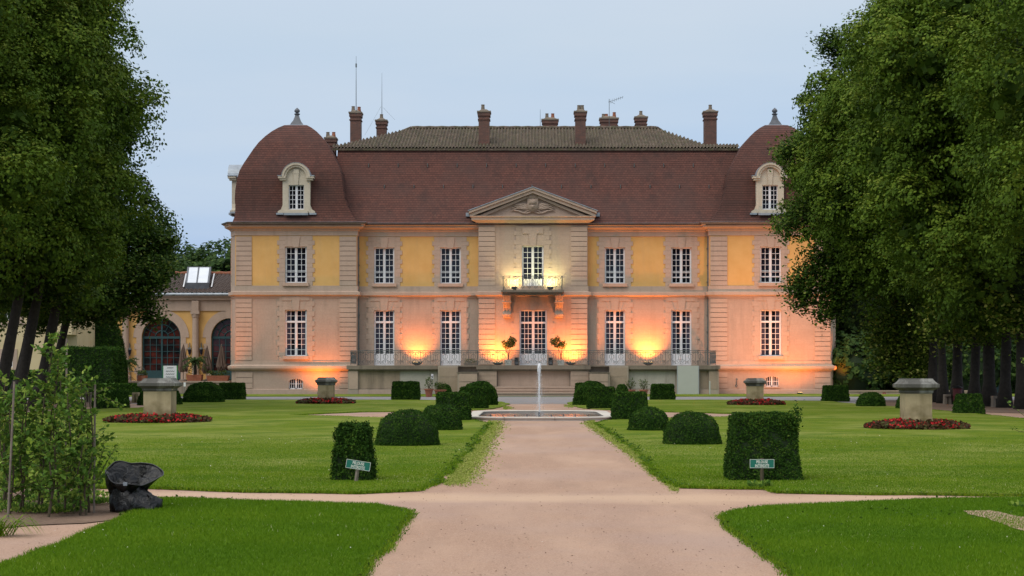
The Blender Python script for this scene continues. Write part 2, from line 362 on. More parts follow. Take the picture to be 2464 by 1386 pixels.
def npmesh(name, V, nper, tint=None, mats=(), parent=None, mi=None):
    """V: (n, nper, 3) array of separate polygons"""
    n = len(V); me = bpy.data.meshes.new(name)
    me.vertices.add(n*nper); me.vertices.foreach_set('co', np.ascontiguousarray(V, dtype=np.float32).ravel())
    me.loops.add(n*nper); me.loops.foreach_set('vertex_index', np.arange(n*nper, dtype=np.int32))
    me.polygons.add(n); me.polygons.foreach_set('loop_start', np.arange(0, n*nper, nper, dtype=np.int32))
    try: me.polygons.foreach_set('loop_total', np.full(n, nper, dtype=np.int32))
    except Exception: pass
    if tint is not None:
        a = me.attributes.new('tint', 'FLOAT', 'POINT'); a.data.foreach_set('value', np.repeat(tint, nper).astype(np.float32))
    for m in mats: me.materials.append(m)
    if mi is not None: me.polygons.foreach_set('material_index', mi.astype(np.int32))
    me.update(calc_edges=True)
    return ob(name, me, parent)

def cards(C, Nrm, size, rng=RN, aspect=.6, jitter=.6, droop=0):
    """leaf shaped quads: C (n,3) centres, Nrm (n,3) normals, size (n,)"""
    n = len(C); nr = Nrm + rng.normal(0, jitter, (n,3)); nr /= np.linalg.norm(nr, axis=1)[:,None] + 1e-9
    r = rng.normal(0, 1, (n,3)); r[:,2] -= droop
    a = r - nr*(r*nr).sum(1)[:,None]; a /= np.linalg.norm(a, axis=1)[:,None] + 1e-9
    b = np.cross(nr, a); s = np.asarray(size)[:,None]
    V = np.empty((n,4,3)); V[:,0] = C - a*s*.5; V[:,1] = C + b*s*aspect*.5 - a*s*.05; V[:,2] = C + a*s*.5; V[:,3] = C - b*s*aspect*.5 - a*s*.05
    return V
def unit(n, rng=RN):
    d = rng.normal(0, 1, (n,3)); return d/np.linalg.norm(d, axis=1)[:,None]
# ================================================================ GROUND
def inpoly(x, y, poly):
    x = np.asarray(x); y = np.asarray(y); inside = np.zeros(x.shape, bool); n = len(poly); j = n-1
    for i in range(n):
        xi, yi = poly[i]; xj, yj = poly[j]
        c = ((yi > y) != (yj > y)) & (x < (xj-xi)*(y-yi)/(yj-yi+1e-12)+xi); inside ^= c; j = i
    return inside
def ragged(pts, step=.35, amp=.05):
    o = []; n = len(pts)
    for i in range(n):
        a = Vector(pts[i]); b = Vector(pts[(i+1) % n]); l = (b-a).length; near = min(a.y, b.y)
        st = max(step, near*.012); k = max(1, int(l/st)) if near < 100 and abs(a.x) < 45 else 1
        for j in range(k):
            p = a.lerp(b, j/k); am = amp*min(1.6, p.y/25)
            o.append((p.x+random.uniform(-am, am), p.y+random.uniform(-am, am)*2))
    return o
def sheet(name, pts, z, mat, kind='structure', skirt=0, label=None):
    bm = bmesh.new(); vs = [bm.verts.new((x, y, z)) for x, y in pts]
    es = [bm.edges.new((vs[i], vs[(i+1) % len(vs)])) for i in range(len(vs))]
    bmesh.ops.triangle_fill(bm, edges=es, use_beauty=True)
    for f in bm.faces:
        if f.normal.z < 0: f.normal_flip()
    if skirt:
        lo = [bm.verts.new((v.co.x, v.co.y, z-skirt)) for v in vs]
        for i in range(len(vs)):
            j = (i+1) % len(vs); bm.faces.new((vs[i], vs[j], lo[j], lo[i]))
    me = bpy.data.meshes.new(name); bm.to_mesh(me); bm.free(); me.materials.append(mat)
    o = ob(name, me); tag(o, kind=kind)
    if label: o['label'] = label
    return o
def GP(l): return [G(*p) for p in l]
sheet('ground', [(-900,-60),(900,-60),(900,2500),(-900,2500)], 0, M['far'])
sheet('path', [(-42,1),(42,1),(42,73.5),(-42,73.5)], .004, M['gravel'])
sheet('road', [(-60,72.5),(60,72.5),(60,95.5),(-60,95.5)], .008, M['asphalt'])
LL = [(-700,1175),(370,1178),(600,1186),(860,1190),(1000,1184),(1040,1170),(1120,1095),(1165,1035),(1178,1020),(1150,1015),(1130,1012),(1040,1008),(900,1006.5),(790,1003),(700,1000.5),(790,996),(870,993),(1000,991),(1120,989.5),(1190,985),(1212,979),(1228,973),(1205,968),(1150,965),(900,963),(590,963),(540,964),(440,967),(430,975),(330,983),(180,988),(-100,1005),(-700,1040)]
RL = [(3200,1200),(2464,1196),(2100,1192),(1870,1188),(1850,1180),(1640,1176),(1590,1150),(1530,1085),(1450,1030),(1437,1019),(1460,1014),(1560,1008),(1700,1006),(1890,1001),(1700,995),(1560,991),(1470,988),(1400,984),(1378,977),(1363,970),(1385,966),(1450,964),(1700,963),(1985,966),(2060,973),(2170,981),(2350,998),(2464,1010),(2900,1050),(3200,1080)]
FL = [(-200,1450),(0,1372),(60,1350),(200,1295),(300,1250),(385,1204),(600,1212),(900,1222),(975,1235),(983,1243),(940,1310),(895,1350),(865,1390),(800,1500),(600,1700),(-400,1800)]
FR = [(1745,1250),(1760,1240),(1850,1225),(2070,1216),(2300,1206),(2464,1203),(3000,1200),(3200,1800),(2100,1700),(1960,1450),(1905,1386),(1830,1325),(1755,1270)]
LAWNS = [ragged(GP(l)) for l in (LL, RL, FL, FR)]
for i, l in enumerate(LAWNS): sheet('lawn', l, .035, M['lawn' if i < 2 else 'lush'], skirt=.04)
VL = [(-30,95.5),(X(1188,96),95.5),(X(1188,96),104),(-30,104)]
VR = [(X(1392,96),95.5),(45,95.5),(45,106),(X(1392,96),106)]
for v in (VL, VR): sheet('lawn', v, .05, M['lawn'], skirt=.06)
BED = GP([(-500,1150),(225,1172),(262,1222),(370,1240),(200,1262),(-500,1300)])
sheet('bed', ragged(BED, .2, .06), .012, M['dirt'])
sheet('bed', ragged(GP([(2310,1240),(2380,1238),(2464,1255),(2700,1280),(2700,1330),(2464,1290),(2390,1265)]), .2, .05), .042, M['gravel'])
sheet('tree_bed', [(11.5,60),(30,38),(40,38),(40,83),(15.5,83),(14.2,72)], .010, M['dirt'])
sheet('tree_bed', [(-40,45),(-19,52),(-16.5,66),(-17,82),(-40,82)], .010, M['dirt'])

# ================================================================ CHATEAU
YC, YW, YB = 109.0, 108.2, 108.5          # main wall, wing wall, centre bay planes
def z(py): return Zp(py, YC)
FLOOR = z(880)
ch = thing('chateau', (X(1283,YC), YC, 0), 'ochre and pink stone mansion with red mansard roof, two domed pavilions and central pediment', 'mansion')
xL, xLi = X(566,YW), X(859,YW); xRi, xR = X(1707,YW), X(2000,YW)
b0, b1 = X(1151,YB), X(1414,YB)
CH = .38
OUT = [(xL-CH,124),(xL-CH,YW+.9),(xL,YW),(xLi,YW),(xLi,YC),(b0,YC),(b0,YB),(b1,YB),(b1,YC),(xRi,YC),(xRi,YW),(xR,YW),(xR+CH,YW+.9),(xR+CH,124)]
def wallseg(mb, a, b, z0, z1, holes, zl, matf, rec=.28):
    a = Vector((*a, 0)); b = Vector((*b, 0)); L_ = (b-a).length; t = (b-a)/L_; n = Vector((t.y, -t.x, 0))
    us = sorted({0, L_} | {h[0] for h in holes} | {h[1] for h in holes}); zs = sorted({z0, z1} | {q for q in zl if z0 < q < z1} | {h[2] for h in holes} | {h[3] for h in holes})
    pt = lambda u, zz, d=0: a + t*u - n*d + Vector((0,0,zz))
    for i in range(len(us)-1):
        for j in range(len(zs)-1):
            um = (us[i]+us[i+1])/2; zm = (zs[j]+zs[j+1])/2
            if any(h[0] < um < h[1] and h[2] < zm < h[3] for h in holes): continue
            mb.mat(matf(zm)).q(pt(us[i],zs[j]), pt(us[i+1],zs[j]), pt(us[i+1],zs[j+1]), pt(us[i],zs[j+1]))
    for u0, u1, h0, h1 in holes:
        mb.mat(0)
        mb.q(pt(u0,h0), pt(u0,h1), pt(u0,h1,rec), pt(u0,h0,rec)); mb.q(pt(u1,h1), pt(u1,h0), pt(u1,h0,rec), pt(u1,h1,rec))
        mb.q(pt(u0,h1), pt(u1,h1), pt(u1,h1,rec), pt(u0,h1,rec)); mb.q(pt(u1,h0), pt(u0,h0), pt(u0,h0,rec), pt(u1,h0,rec))
# windows: (px0,px1,pytop,pybot,plane,rows,kind)
WIN = []
for x0, x1, pl in ((686,738,YW),(1829,1880,YW)):
    WIN.append((x0,x1,596,682,pl,6,'upper')); WIN.append((x0,x1,747,857,pl,6,'lower'))
for x0, x1 in ((900,949),(1059,1109),(1455,1504),(1615,1664)):
    WIN.append((x0,x1,596,682,YC,6,'upper')); WIN.append((x0,x1,747,880,YC,6,'door'))
WIN.append((1256,1308,593,701,YB,6,'balcony')); WIN.append((1250,1316,747,880,YB,6,'portal'))
CEL = [(695,729,911,936,YW),(1841,1874,905,930,YW)]
def hol(a, b, Y):
    r = []
    for w_ in WIN:
        if w_[4] == Y:
            u0, u1 = X(w_[0],Y), X(w_[1],Y)
            if a[0] < u0 and u1 < b[0]: r.append((u0-a[0], u1-a[0], z(w_[3]), z(w_[2])))
    for c in CEL:
        if c[4] == Y and a[0] < X(c[0],Y) < b[0]: r.append((X(c[0],Y)-a[0], X(c[1],Y)-a[0], z(c[3]), z(c[2])))
    return r
wm = MB(); ZL = [z(689), z(569)]
ym = lambda zm: 1 if z(689) < zm < z(569) else 0
for i in range(len(OUT)-1):
    a, b = OUT[i], OUT[i+1]; front = abs(a[1]-b[1]) < 1e-6
    plain = (a == (b0,YB)) or i in (5,7) or i in (1, len(OUT)-3, 3, 9)
    wallseg(wm, a, b, -.3, z(541), hol(a, b, a[1]) if front else [], ZL, (lambda q: 0) if plain else ym)
wm.mat(0).q((xR+CH,124,-.3),(xL-CH,124,-.3),(xL-CH,124,z(541)),(xR+CH,124,z(541)))
wm.build('wall', [M['stone'], M['stucco']], ch)
# bands and cornices
def prof(l): return [(0, l[0][1])] + l + [(0, l[-1][1])]
mb = MB()
for path in (OUT[:6], OUT[8:]): mb.sweep(path, prof([(.05,z(569)),(.05,z(557.5)),(.12,z(556)),(.12,z(553)),(.22,z(552)),(.30,z(550.5)),(.42,z(549)),(.42,z(545)),(.50,z(543.5)),(.50,z(541.5))]))
mb.build('cornice', M['stone_plain'], ch)
mb = MB(); mb.sweep(OUT, prof([(.04,z(718)),(.04,z(714)),(.12,z(713)),(.20,z(711)),(.20,z(704)),(.10,z(703)),(.04,z(702)),(.04,z(689))])); mb.build('string_course', M['stone_plain'], ch)
SP = [p for p in OUT]
# plinth course only on the wings and sides (the terrace covers the middle)
mb = MB()
pw = prof([(.10,-.2),(.10,z(937)),(.03,z(936)),(.03,z(936))])
pl = prof([(.03,z(893)),(.10,z(891)),(.20,z(889)),(.24,z(886)),(.24,z(881)),(.10,z(879)),(.04,z(877.5)),(.04,z(869))])
for path in (OUT[:4], OUT[10:]): mb = MB(); mb.sweep(path, pw); mb.sweep(path, pl); mb.build('plinth', M['stone_plain'], ch)
# gutter
mb = MB()
for path in (OUT[:6], OUT[8:]): mb.sweep(path, [(.46,z(541.5)),(.60,z(541.2)),(.64,z(539)),(.60,z(538)),(.46,z(538.5))])
mb.build('gutter', M['lead'], ch)
# quoins
for Y, x0, x1, y0, y1, n in [(YW,568,606,571,689,10),(YW,817,858,571,689,10),(YW,1709,1750,571,689,10),(YW,1960,1998,571,689,10),
                          (YW,568,606,719,868,13),(YW,817,858,719,868,13),(YW,1709,1750,719,868,13),(YW,1960,1998,719,868,13),
                          (YB,1152,1191,547,689,12),(YB,1374,1413,547,689,12),(YB,1152,1191,719,878,13),(YB,1374,1413,719,878,13),
                          (YW,568,608,895,935,3),(YW,817,858,895,935,3),(YW,1709,1750,895,935,3),(YW,1960,1998,895,935,3)]:
    mb = MB(); hh = (y1-y0)/n
    for k in range(n):
        mb.box(X(x0,Y), X(x1,Y), Y-.055, Y+.02, z(y0+(k+1)*hh-.62), z(y0+k*hh+.62))
    q_ = mb.build('quoin', M['stone_plain'], ch); mb = MB(); mb.box(X(x0,Y)+.02, X(x1,Y)-.02, Y-.012, Y+.01, z(y1)+.02, z(y0)-.02); mb.build('joint', M['stone_dark'], q_)
for x, s in ((xL, -1), (xR, 1)):       # small joints of the canted corners
    for y0, y1, n in ((571,689,10),(719,868,13)):
        mb = MB()
        for k in range(n):
            za, zb = z(y0+(k+1)*(y1-y0)/n-.5), z(y0+k*(y1-y0)/n+.5)
            mb.box(min(x+s*.34, x+s*.44), max(x+s*.34, x+s*.44), YW+.95, YW+2.0, za, zb)
        mb.build('quoin', M['stone_plain'], ch)

def muntins(mb, x0, x1, z0, z1, Y, cols, rows, w=.029):
    for c in range(1, cols): x = x0+(x1-x0)*c/cols; mb.box(x-w/2, x+w/2, Y, Y+.03, z0, z1)
    for r in range(1, rows): zz = z0+(z1-z0)*r/rows; mb.box(x0, x1, Y+.003, Y+.027, zz-w/2, zz+w/2)
def window(root, x0, x1, z0, z1, Y, kind, name='window', rec=.14, cols=2, sillpx=None, surround=True, depth3=True):
    f = MB(); Yf = Y+rec; fw = .06
    f.box(x0, x0+fw, Yf-.02, Yf+.09, z0, z1); f.box(x1-fw, x1, Yf-.02, Yf+.09, z0, z1); f.box(x0+fw, x1-fw, Yf-.02, Yf+.09, z1-fw, z1)
    f.box(x0+fw, x1-fw, Yf-.02, Yf+.09, z0, z0+fw)
    xa, xb = x0+fw, x1-fw; xm = (xa+xb)/2; c = .048
    za, zb = z0+fw, z1-fw
    if kind == 'balcony' or kind == 'portal' or kind == 'door': pz = z0 + (.75 if kind != 'balcony' else .75)
    else: pz = za
    tz = None
    if kind in ('lower','door'): tz = z(775)
    if kind == 'portal': tz = z(777)
    f.box(xm-c, xm+c, Yf-.03, Yf+.08, za, zb)
    if tz: f.box(xa, xm-c-.001, Yf-.032, Yf+.078, tz-.06, tz+.06); f.box(xm+c+.001, xb, Yf-.032, Yf+.078, tz-.06, tz+.06)
    if pz > za:
        f.box(xa, xm-c-.001, Yf, Yf+.07, za, pz); f.box(xm+c+.001, xb, Yf, Yf+.07, za, pz)
    for u0, u1 in ((xa, xm-c), (xm+c, xb)):
        st = .035
        f.box(u0, u0+st, Yf+.001, Yf+.061, pz, zb-.001); f.box(u1-st, u1, Yf+.001, Yf+.061, pz, zb-.001)
        u0 += st; u1 -= st
        if tz:
            muntins(f, u0, u1, tz+.06, zb, Yf+.02, cols, 2); muntins(f, u0, u1, pz, tz-.06, Yf+.02, cols, 6 if kind == 'lower' else 6)
        else: muntins(f, u0, u1, pz, zb, Yf+.02, cols, 6)
    if kind == 'upper' and name == 'window':
        for q in (.16, .30): f.box(xa, xb, Yf-.04, Yf-.02, z0+q*2.2, z0+q*2.2+.035)
    w_ = f.build('window' if kind in ('upper','lower','cell','dormer') else 'french_door', M['white'], root)
    g = MB(); g.box(xa, xb, Yf+.045, Yf+.055, za, zb); g.build('pane', M['glass'], w_)
    if kind in ('lower','door') and random.random() < .85:
        for s_ in (0, 1):
            q_ = MB(); wq = (xb-xa)*random.uniform(.13,.24); u_ = xa+.03 if s_ == 0 else xb-.03-wq
            q_.prism([(u_, pz+.02), (u_+wq, pz+.02), (u_+wq*random.uniform(.7,1), (za+zb)/2), (u_+wq, zb-.02), (u_, zb-.02)], Yf+.040, Yf+.0445); q_.build('curtain', M['curtain'], w_)
    if surround:
        s = MB(); ww = (x1-x0); px = 1/38.53
        if kind in ('upper','balcony'): top, bot = z(570), z(689.5)
        else: top, bot = z(714), (z(868.5) if kind == 'lower' else FLOOR)
        if kind == 'balcony': top = z(546)
        n = 11 if kind == 'upper' else 13; h = (top-bot)/n; pr = .035
        for k in range(n):
            e_ = 19*px if k % 2 else 14*px
            s.box(x0-e_, x0-.004, Y-pr, Y+.01, bot+k*h+.004, bot+(k+1)*h-.004); s.box(x1+.004, x1+e_, Y-pr, Y+.01, bot+k*h+.004, bot+(k+1)*h-.004)
        s.box(x0-.004, x1+.004, Y-pr+.002, Y+.01, z1+.01, top-.004)
        if bot < z0-.05: s.box(x0-.004, x1+.004, Y-pr+.002, Y+.01, bot, z0-.01)
        xm_ = (x0+x1)/2
        kh = min(top-.02, z1+1.0)
        s.prism([(xm_-.18, z1-.02), (xm_+.18, z1-.02), (xm_+.27, kh), (xm_-.27, kh)], Y-pr-.05, Y-pr+.01)
        if kind in ('lower','door'):
            for sg in (-1, 1):
                s.prism([(xm_+sg*.42, z1+.015), (xm_+sg*.47, z1+.015), (xm_+sg*.66, z1+.55), (xm_+sg*.60, z1+.55)][::sg], Y-pr-.012, Y-pr+.01)
            s.box(xm_-.85, xm_+.85, Y-pr-.03, Y-pr+.005, z1+.58, z1+.85)
        s.build('surround', M['stone_plain'], w_)
    if kind in ('upper','lower'):
        s = MB(); s.box(x0-.13, x1+.13, Y-.17, Y+rec, z0-.20, z0-.005); s.build('sill', M['stone_plain'], w_)
    return w_
for x0, x1, yt, yb, Y, rows, kind in WIN:
    window(ch, X(x0,Y), X(x1,Y), z(yb), z(yt), Y, kind, cols=3 if kind == 'portal' else 2)
# cellar windows with arched heads
for x0, x1, yt, yb, Y in CEL:
    a, b_ = X(x0,Y), X(x1,Y); f = MB()
    f.box(a,a+.05,Y+.1,Y+.16,z(yb),z(yt)); f.box(b_-.05,b_,Y+.1,Y+.16,z(yb),z(yt)); f.box((a+b_)/2-.05,(a+b_)/2+.05,Y+.1,Y+.16,z(yb),z(yt))
    f.box(a,b_,Y+.1,Y+.16,z(yb),z(yb)+.06); muntins(f, a, b_, z(yb), z(yt), Y+.11, 6, 2, .03)
    w_ = f.build('cellar_window', M['white'], ch); g = MB(); g.box(a,b_,Y+.17,Y+.18,z(yb),z(yt)); g.build('pane', M['glass'], w_)
    s = MB(); xm_ = (a+b_)/2; hw = (b_-a)/2+.004; pts = [(xm_-hw, z(yt)+.005)]
    s2 = []
    for k in range(13):
        t_ = math.pi*k/12; s2.append((xm_-hw*math.cos(t_), z(yt)-.22+.2*math.sin(t_)))
    s.prism([(xm_-hw, z(yt)+.004)] + s2 + [(xm_+hw, z(yt)+.004)], Y-.003, Y+.1)
    s.box(a-.07, b_+.07, Y-.08, Y+.05, z(yb)-.09, z(yb)-.004)
    s.build('lintel', M['stone_plain'], w_)

# pediment -------------------------------------------------------
Yp = YB
mb = MB()
pc0, pc1 = X(1135,Yp-.6), X(1427,Yp-.6)
path = [(b0,YC+.1),(b0,Yp),(b1,Yp),(b1,YC+.1)]
mb.sweep(path, prof([(.02,z(546)),(.03,z(540.5)),(.10,z(539)),(.16,z(537)),(.28,z(535)),(.42,z(532)),(.42,z(526)),(.50,z(524.5)),(.50,z(522.5))]))
ped = mb.build('pediment', M['stone_plain'], ch)
zt = z(455); zb = z(522.5); xm = X(1282,Yp); hw = (b1-b0)/2+.5
mb = MB()   # raking cornices in three stepped layers
def rake(mb, off0, off1, y0, y1, ex):
    # band parallel to the slope between offsets (perpendicular-ish, vertical offsets) off0..off1 below apex line
    for s in (-1, 1):
        A = (xm, zt-off0); B = (xm+s*(hw+ex), zb+.18-off0*.2); Cc = (xm+s*(hw+ex), zb-.02 if off1 > .3 else zb+.18-off1*.6); D = (xm, zt-off1)
        pts = [(xm, zt-off0), (xm+s*(hw+ex), zb+.16-off0+.12), (xm+s*(hw+ex), zb+.16-off1+.12), (xm, zt-off1)]
        mb.prism(pts[::s], y0, y1)
rake(mb, .0, .14, Yp-.56, YC+1.2, .06)
rake(mb, .142, .34, Yp-.46, Yp+.3, .0)
rake(mb, .342, .50, Yp-.24, Yp+.3, -.35)
mb.build('raking_cornice', M['stone_plain'], ped)
mb = MB(); mb.prism([(xm-hw+.3, zb+.0), (xm+hw-.3, zb+.0), (xm, zt-.3)], Yp-.02, Yp+.3); mb.build('tympanum', M['stone_plain'], ped)
mb = MB()   # zinc flashing on the top of the pediment
for s in (-1, 1):
    pts = [(xm, zt+.05), (xm+s*(hw+.12), zb+.33), (xm+s*(hw+.12), zb+.285), (xm, zt+.004)]
    mb.prism(pts[::s], Yp-.60, YC+1.6)
    xa = xm+s*(hw+.02); mb.box(min(xa, xa+s*.25), max(xa, xa+s*.25), Yp+.2, YC+.6, zb+.02, zb+.25)
mb.build('flashing', M['zinc'], ped)
# coat of arms
mb = MB(); yA = Yp-.13
sx = lambda p: X(p, Yp); 
mb.prism([(sx(1269),z(480)),(sx(1295),z(480)),(sx(1295),z(504)),(sx(1282),z(513)),(sx(1269),z(504))], yA-.12, Yp)
mb.prism([(sx(1272.5),z(483)),(sx(1290.5),z(483)),(sx(1290.5),z(494)),(sx(1272.5),z(494))], yA-.16, yA-.11)
mb.prism([(sx(1276),z(496)),(sx(1287),z(496)),(sx(1281.5),z(505))], yA-.16, yA-.11)
mb.prism([(sx(1271),z(480)),(sx(1292),z(480)),(sx(1294),z(473)),(sx(1267),z(473))], yA-.14, Yp)
for k in range(7): mb.lathe((sx(1269.5+k*4), yA-.06, z(472)), [(.0,-.06),(.05,0),(.055,.05),(.0,.11)], 6)
for s in (-1, 1):
    for a0, ln, w_ in ((8,1.15,.09),(22,1.1,.10),(38,.95,.10),(54,.75,.09),(-4,1.15,.08),(12,.7,.1)):
        pts = []
        for q in range(7):
            u = q/6; aa = R(a0+22*math.sin(u*3)); pts.append((xm+s*(.22+u*ln*math.cos(aa)), yA+.03-.03*math.sin(u*3), z(506)+u*ln*math.sin(aa)*.75-.12*u))
        mb.tube(pts, [w_*.62*(.35+.75*math.sin(.3+u*2.7)) for u in [q/6 for q in range(7)]], 6)
    pts = [(xm-s*.5+s*q*.28, yA+.02, z(512)+.10*math.sin(q*1.4)) for q in range(7)]; mb.tube(pts, .05, 5)
mb.build('coat_of_arms', M['stone_plain'], ped, smooth=True)
mb = MB(); mb.box(X(1257,YB),X(1307,YB),YB-.09,YB-.03,z(564),z(549)); mb.build('stone_panel', M['stone_plain'], ch)

# roofs -----------------------------------------------------------
mb = MB(); n = 14; xa, xb = X(800,YC), X(1790,YC)
pr_ = []
for k in range(n+1):
    u = k/n; Y = YC-.62 + 3.6*(u**1.0*.72+.28*(1-(1-u)**2.2)); 
    pr_.append((Y, Zp(541+(359-541)*u, Y)))
for k in range(n):
    (y0,z0),(y1,z1) = pr_[k], pr_[k+1]; mb.q((xa,y0,z0),(xb,y0,z0),(xb,y1,z1),(xa,y1,z1))
yt, zt_ = pr_[-1]; mb.q((xa,yt,zt_),(xb,yt,zt_),(xb,124.4,zt_),(xa,124.4,zt_))
mb.q((xL-CH-.5,124.6,z(541)),(xR+CH+.5,124.6,z(541)),(xR-3,121,zt_),(xL+3,121,zt_))
roof = mb.build('mansard_roof', M['tile'], ch)
mb = MB(); mb.box(xa+1, xb-1, yt-.12, yt+.1, zt_-.10, zt_+.06); mb.build('flashing', M['lead'], roof)
# roof hooks in rows
for row, (py, x0, st) in enumerate(((398,887,71),(449,925,71))):
    for k in range(12):
        px = x0+k*st
        if px > 1720: continue
        u = (541-py)/182; Y = YC-.62+3.6*(u*.72+.28*(1-(1-u)**2.2)); p = P(px, py, Y-.06); mb = MB(); mb.box(p.x-.02, p.x+.02, Y-.12, Y+.1, p.z-.12, p.z+.12); mb.build('roof_hook', M['iron'], roof)
# upper roof with corrugated canal tiles
ye, yr, yk = yt-.25, yt+6.0, yt+12.2
ze = Zp(356, ye); zr = Zp(308.5, yr)
def roofz(x, y):
    s = (zr-ze)/(yr-ye)
    return ze + s*(min(y, 2*yr-y)-ye)
xl0, xl1 = X(799,ye), X(1782,ye); xr0, xr1 = X(990,yr), X(1580,yr)
mb = MB(); per = .215; nx = int((xl1-xl0)/(per/6)); ny = 14
rows = []
for j in range(ny+1):
    for st in ((0,) if j == 0 else (1,0)) if j < ny else (1,):
        u = j/ny; Y = ye+(yr-ye)*u; r_ = []
        for i in range(nx+1):
            x = xl0+(xl1-xl0)*i/nx
            zz = ze+(zr-ze)*u
            # hip: limit height at the ends
            hl = ze+.30 + (zr-ze-.30)*max(0, min(1, (x-X(812,ye))/(xr0-X(812,ye)))); hr = ze+.35+(zr-ze-.35)*max(0, min(1, (X(1700,ye)-x)/(X(1700,ye)-xr1)))
            lim = min(hl, hr); zz = min(zz, lim)
            ph = math.sin(2*math.pi*(x/per)); cor = .065*(abs(ph)**.7*(1 if ph > 0 else -1))
            zz += cor + (.035 if st == 0 else 0.0)
            r_.append((x, Y - (0 if st == 0 else .0)+ (0 if st == 0 else -.004), zz))
        rows.append(r_)
for a, b_ in zip(rows[:-1], rows[1:]):
    n0 = len(mb.v)
    mb.v += a + b_; k = nx+1
    for i in range(nx): mb.f.append((n0+i, n0+i+1, n0+k+i+1, n0+k+i)); mb.m.append(0)
mb.q((xl0,yr,ze+.3),(xr0,yr,zr),(xr0,yr+.1,zr),(xl0,yk,ze+.2)); mb.q((xr0,yr,zr),(xr1,yr,zr),(xl1,yk,ze),(xl0,yk,ze))
mb.q((xl0,ye+.05,ze-.15),(xl1,ye+.05,ze-.15),(xl1,ye+.05,ze+.0),(xl0,ye+.05,ze+.0))
up = mb.build('tile_roof', M['canal'], ch)
mb = MB(); rr = [(xr0, yr, zr+.04), (xr1, yr, zr+.04)]
k = 40
pts = [(xr0+(xr1-xr0)*i/k, yr, zr+.03+.025*(i % 2)) for i in range(k+1)]; mb.tube(pts, .11, 6)
mb.tube([(X(812,ye), yr-.02, ze+.36), (xr0, yr, zr+.05)], .1, 6); mb.tube([(X(1700,ye), yr-.02, ze+.41), (xr1, yr, zr+.05)], .1, 6)
mb.build('ridge', M['canal'], up)

# dome roofs
def dome(cx0, cxa, name='dome_roof'):
    YD = YW-.5+4.0; W = [(541,157),(534,151),(526,145.5),(518,141.5),(508,138),(495,135),(478,132.5),(455,129.5),(430,126),(410,121),(392,112),(375,102),(358,92),(342,81),(328,68),(316,54),(307,40),(301,27)]
    mb = MB(); ring = []
    for py, wpx in W:
        hw_ = wpx*YD/(F+wpx); Yf = YD-hw_; zz = Zp(py, Yf); u = (541-py)/240
        cx = X(cx0+(cxa-cx0)*u, YD if u > .3 else Yf+(YD-Yf)*(u/.3))
        ring.append((cx, hw_, zz))
    for (c0,h0,z0),(c1,h1,z1) in zip(ring[:-1], ring[1:]):
        a = [(c0-h0,YD-h0,z0),(c0+h0,YD-h0,z0),(c0+h0,YD+h0,z0),(c0-h0,YD+h0,z0)]; b_ = [(c1-h1,YD-h1,z1),(c1+h1,YD-h1,z1),(c1+h1,YD+h1,z1),(c1-h1,YD+h1,z1)]
        for i in range(4): j = (i+1) % 4; mb.q(a[i], a[j], b_[j], b_[i])
    c1, h1, z1 = ring[-1]; mb.q((c1-h1,YD-h1,z1),(c1+h1,YD-h1,z1),(c1+h1,YD+h1,z1),(c1-h1,YD+h1,z1))
    d_ = mb.build(name, M['tile'], ch)
    # hip ridges as thin lead rolls
    f = MB(); c, zz = c1, z1
    f.lathe((c, YD, zz), [(.40,.0),(.40,.08),(.40,.09),(.38,.11),(.34,.20),(.22,.38),(.15,.58),(.11,.73)], 4, sq=True)
    f.lathe((c, YD, zz), [(.10,.72),(.18,.77),(.19,.82),(.09,.86),(.09,.89),(.17,.94),(.18,1.03),(.12,1.12),(.04,1.18),(.02,1.21)], 12)
    f.build('finial', M['lead'], d_, smooth=False); f = MB(); f.lathe((c, YD, zz), [(.72,-.10),(.72,-.05),(.50,.06),(.0,.07)], 4, sq=True); f.build('finial_base', M['zinc_pale'], d_)
    return d_, ring, YD
dL, ringL, YD = dome(712, 715)
dR, ringR, _ = dome(1855, 1864)

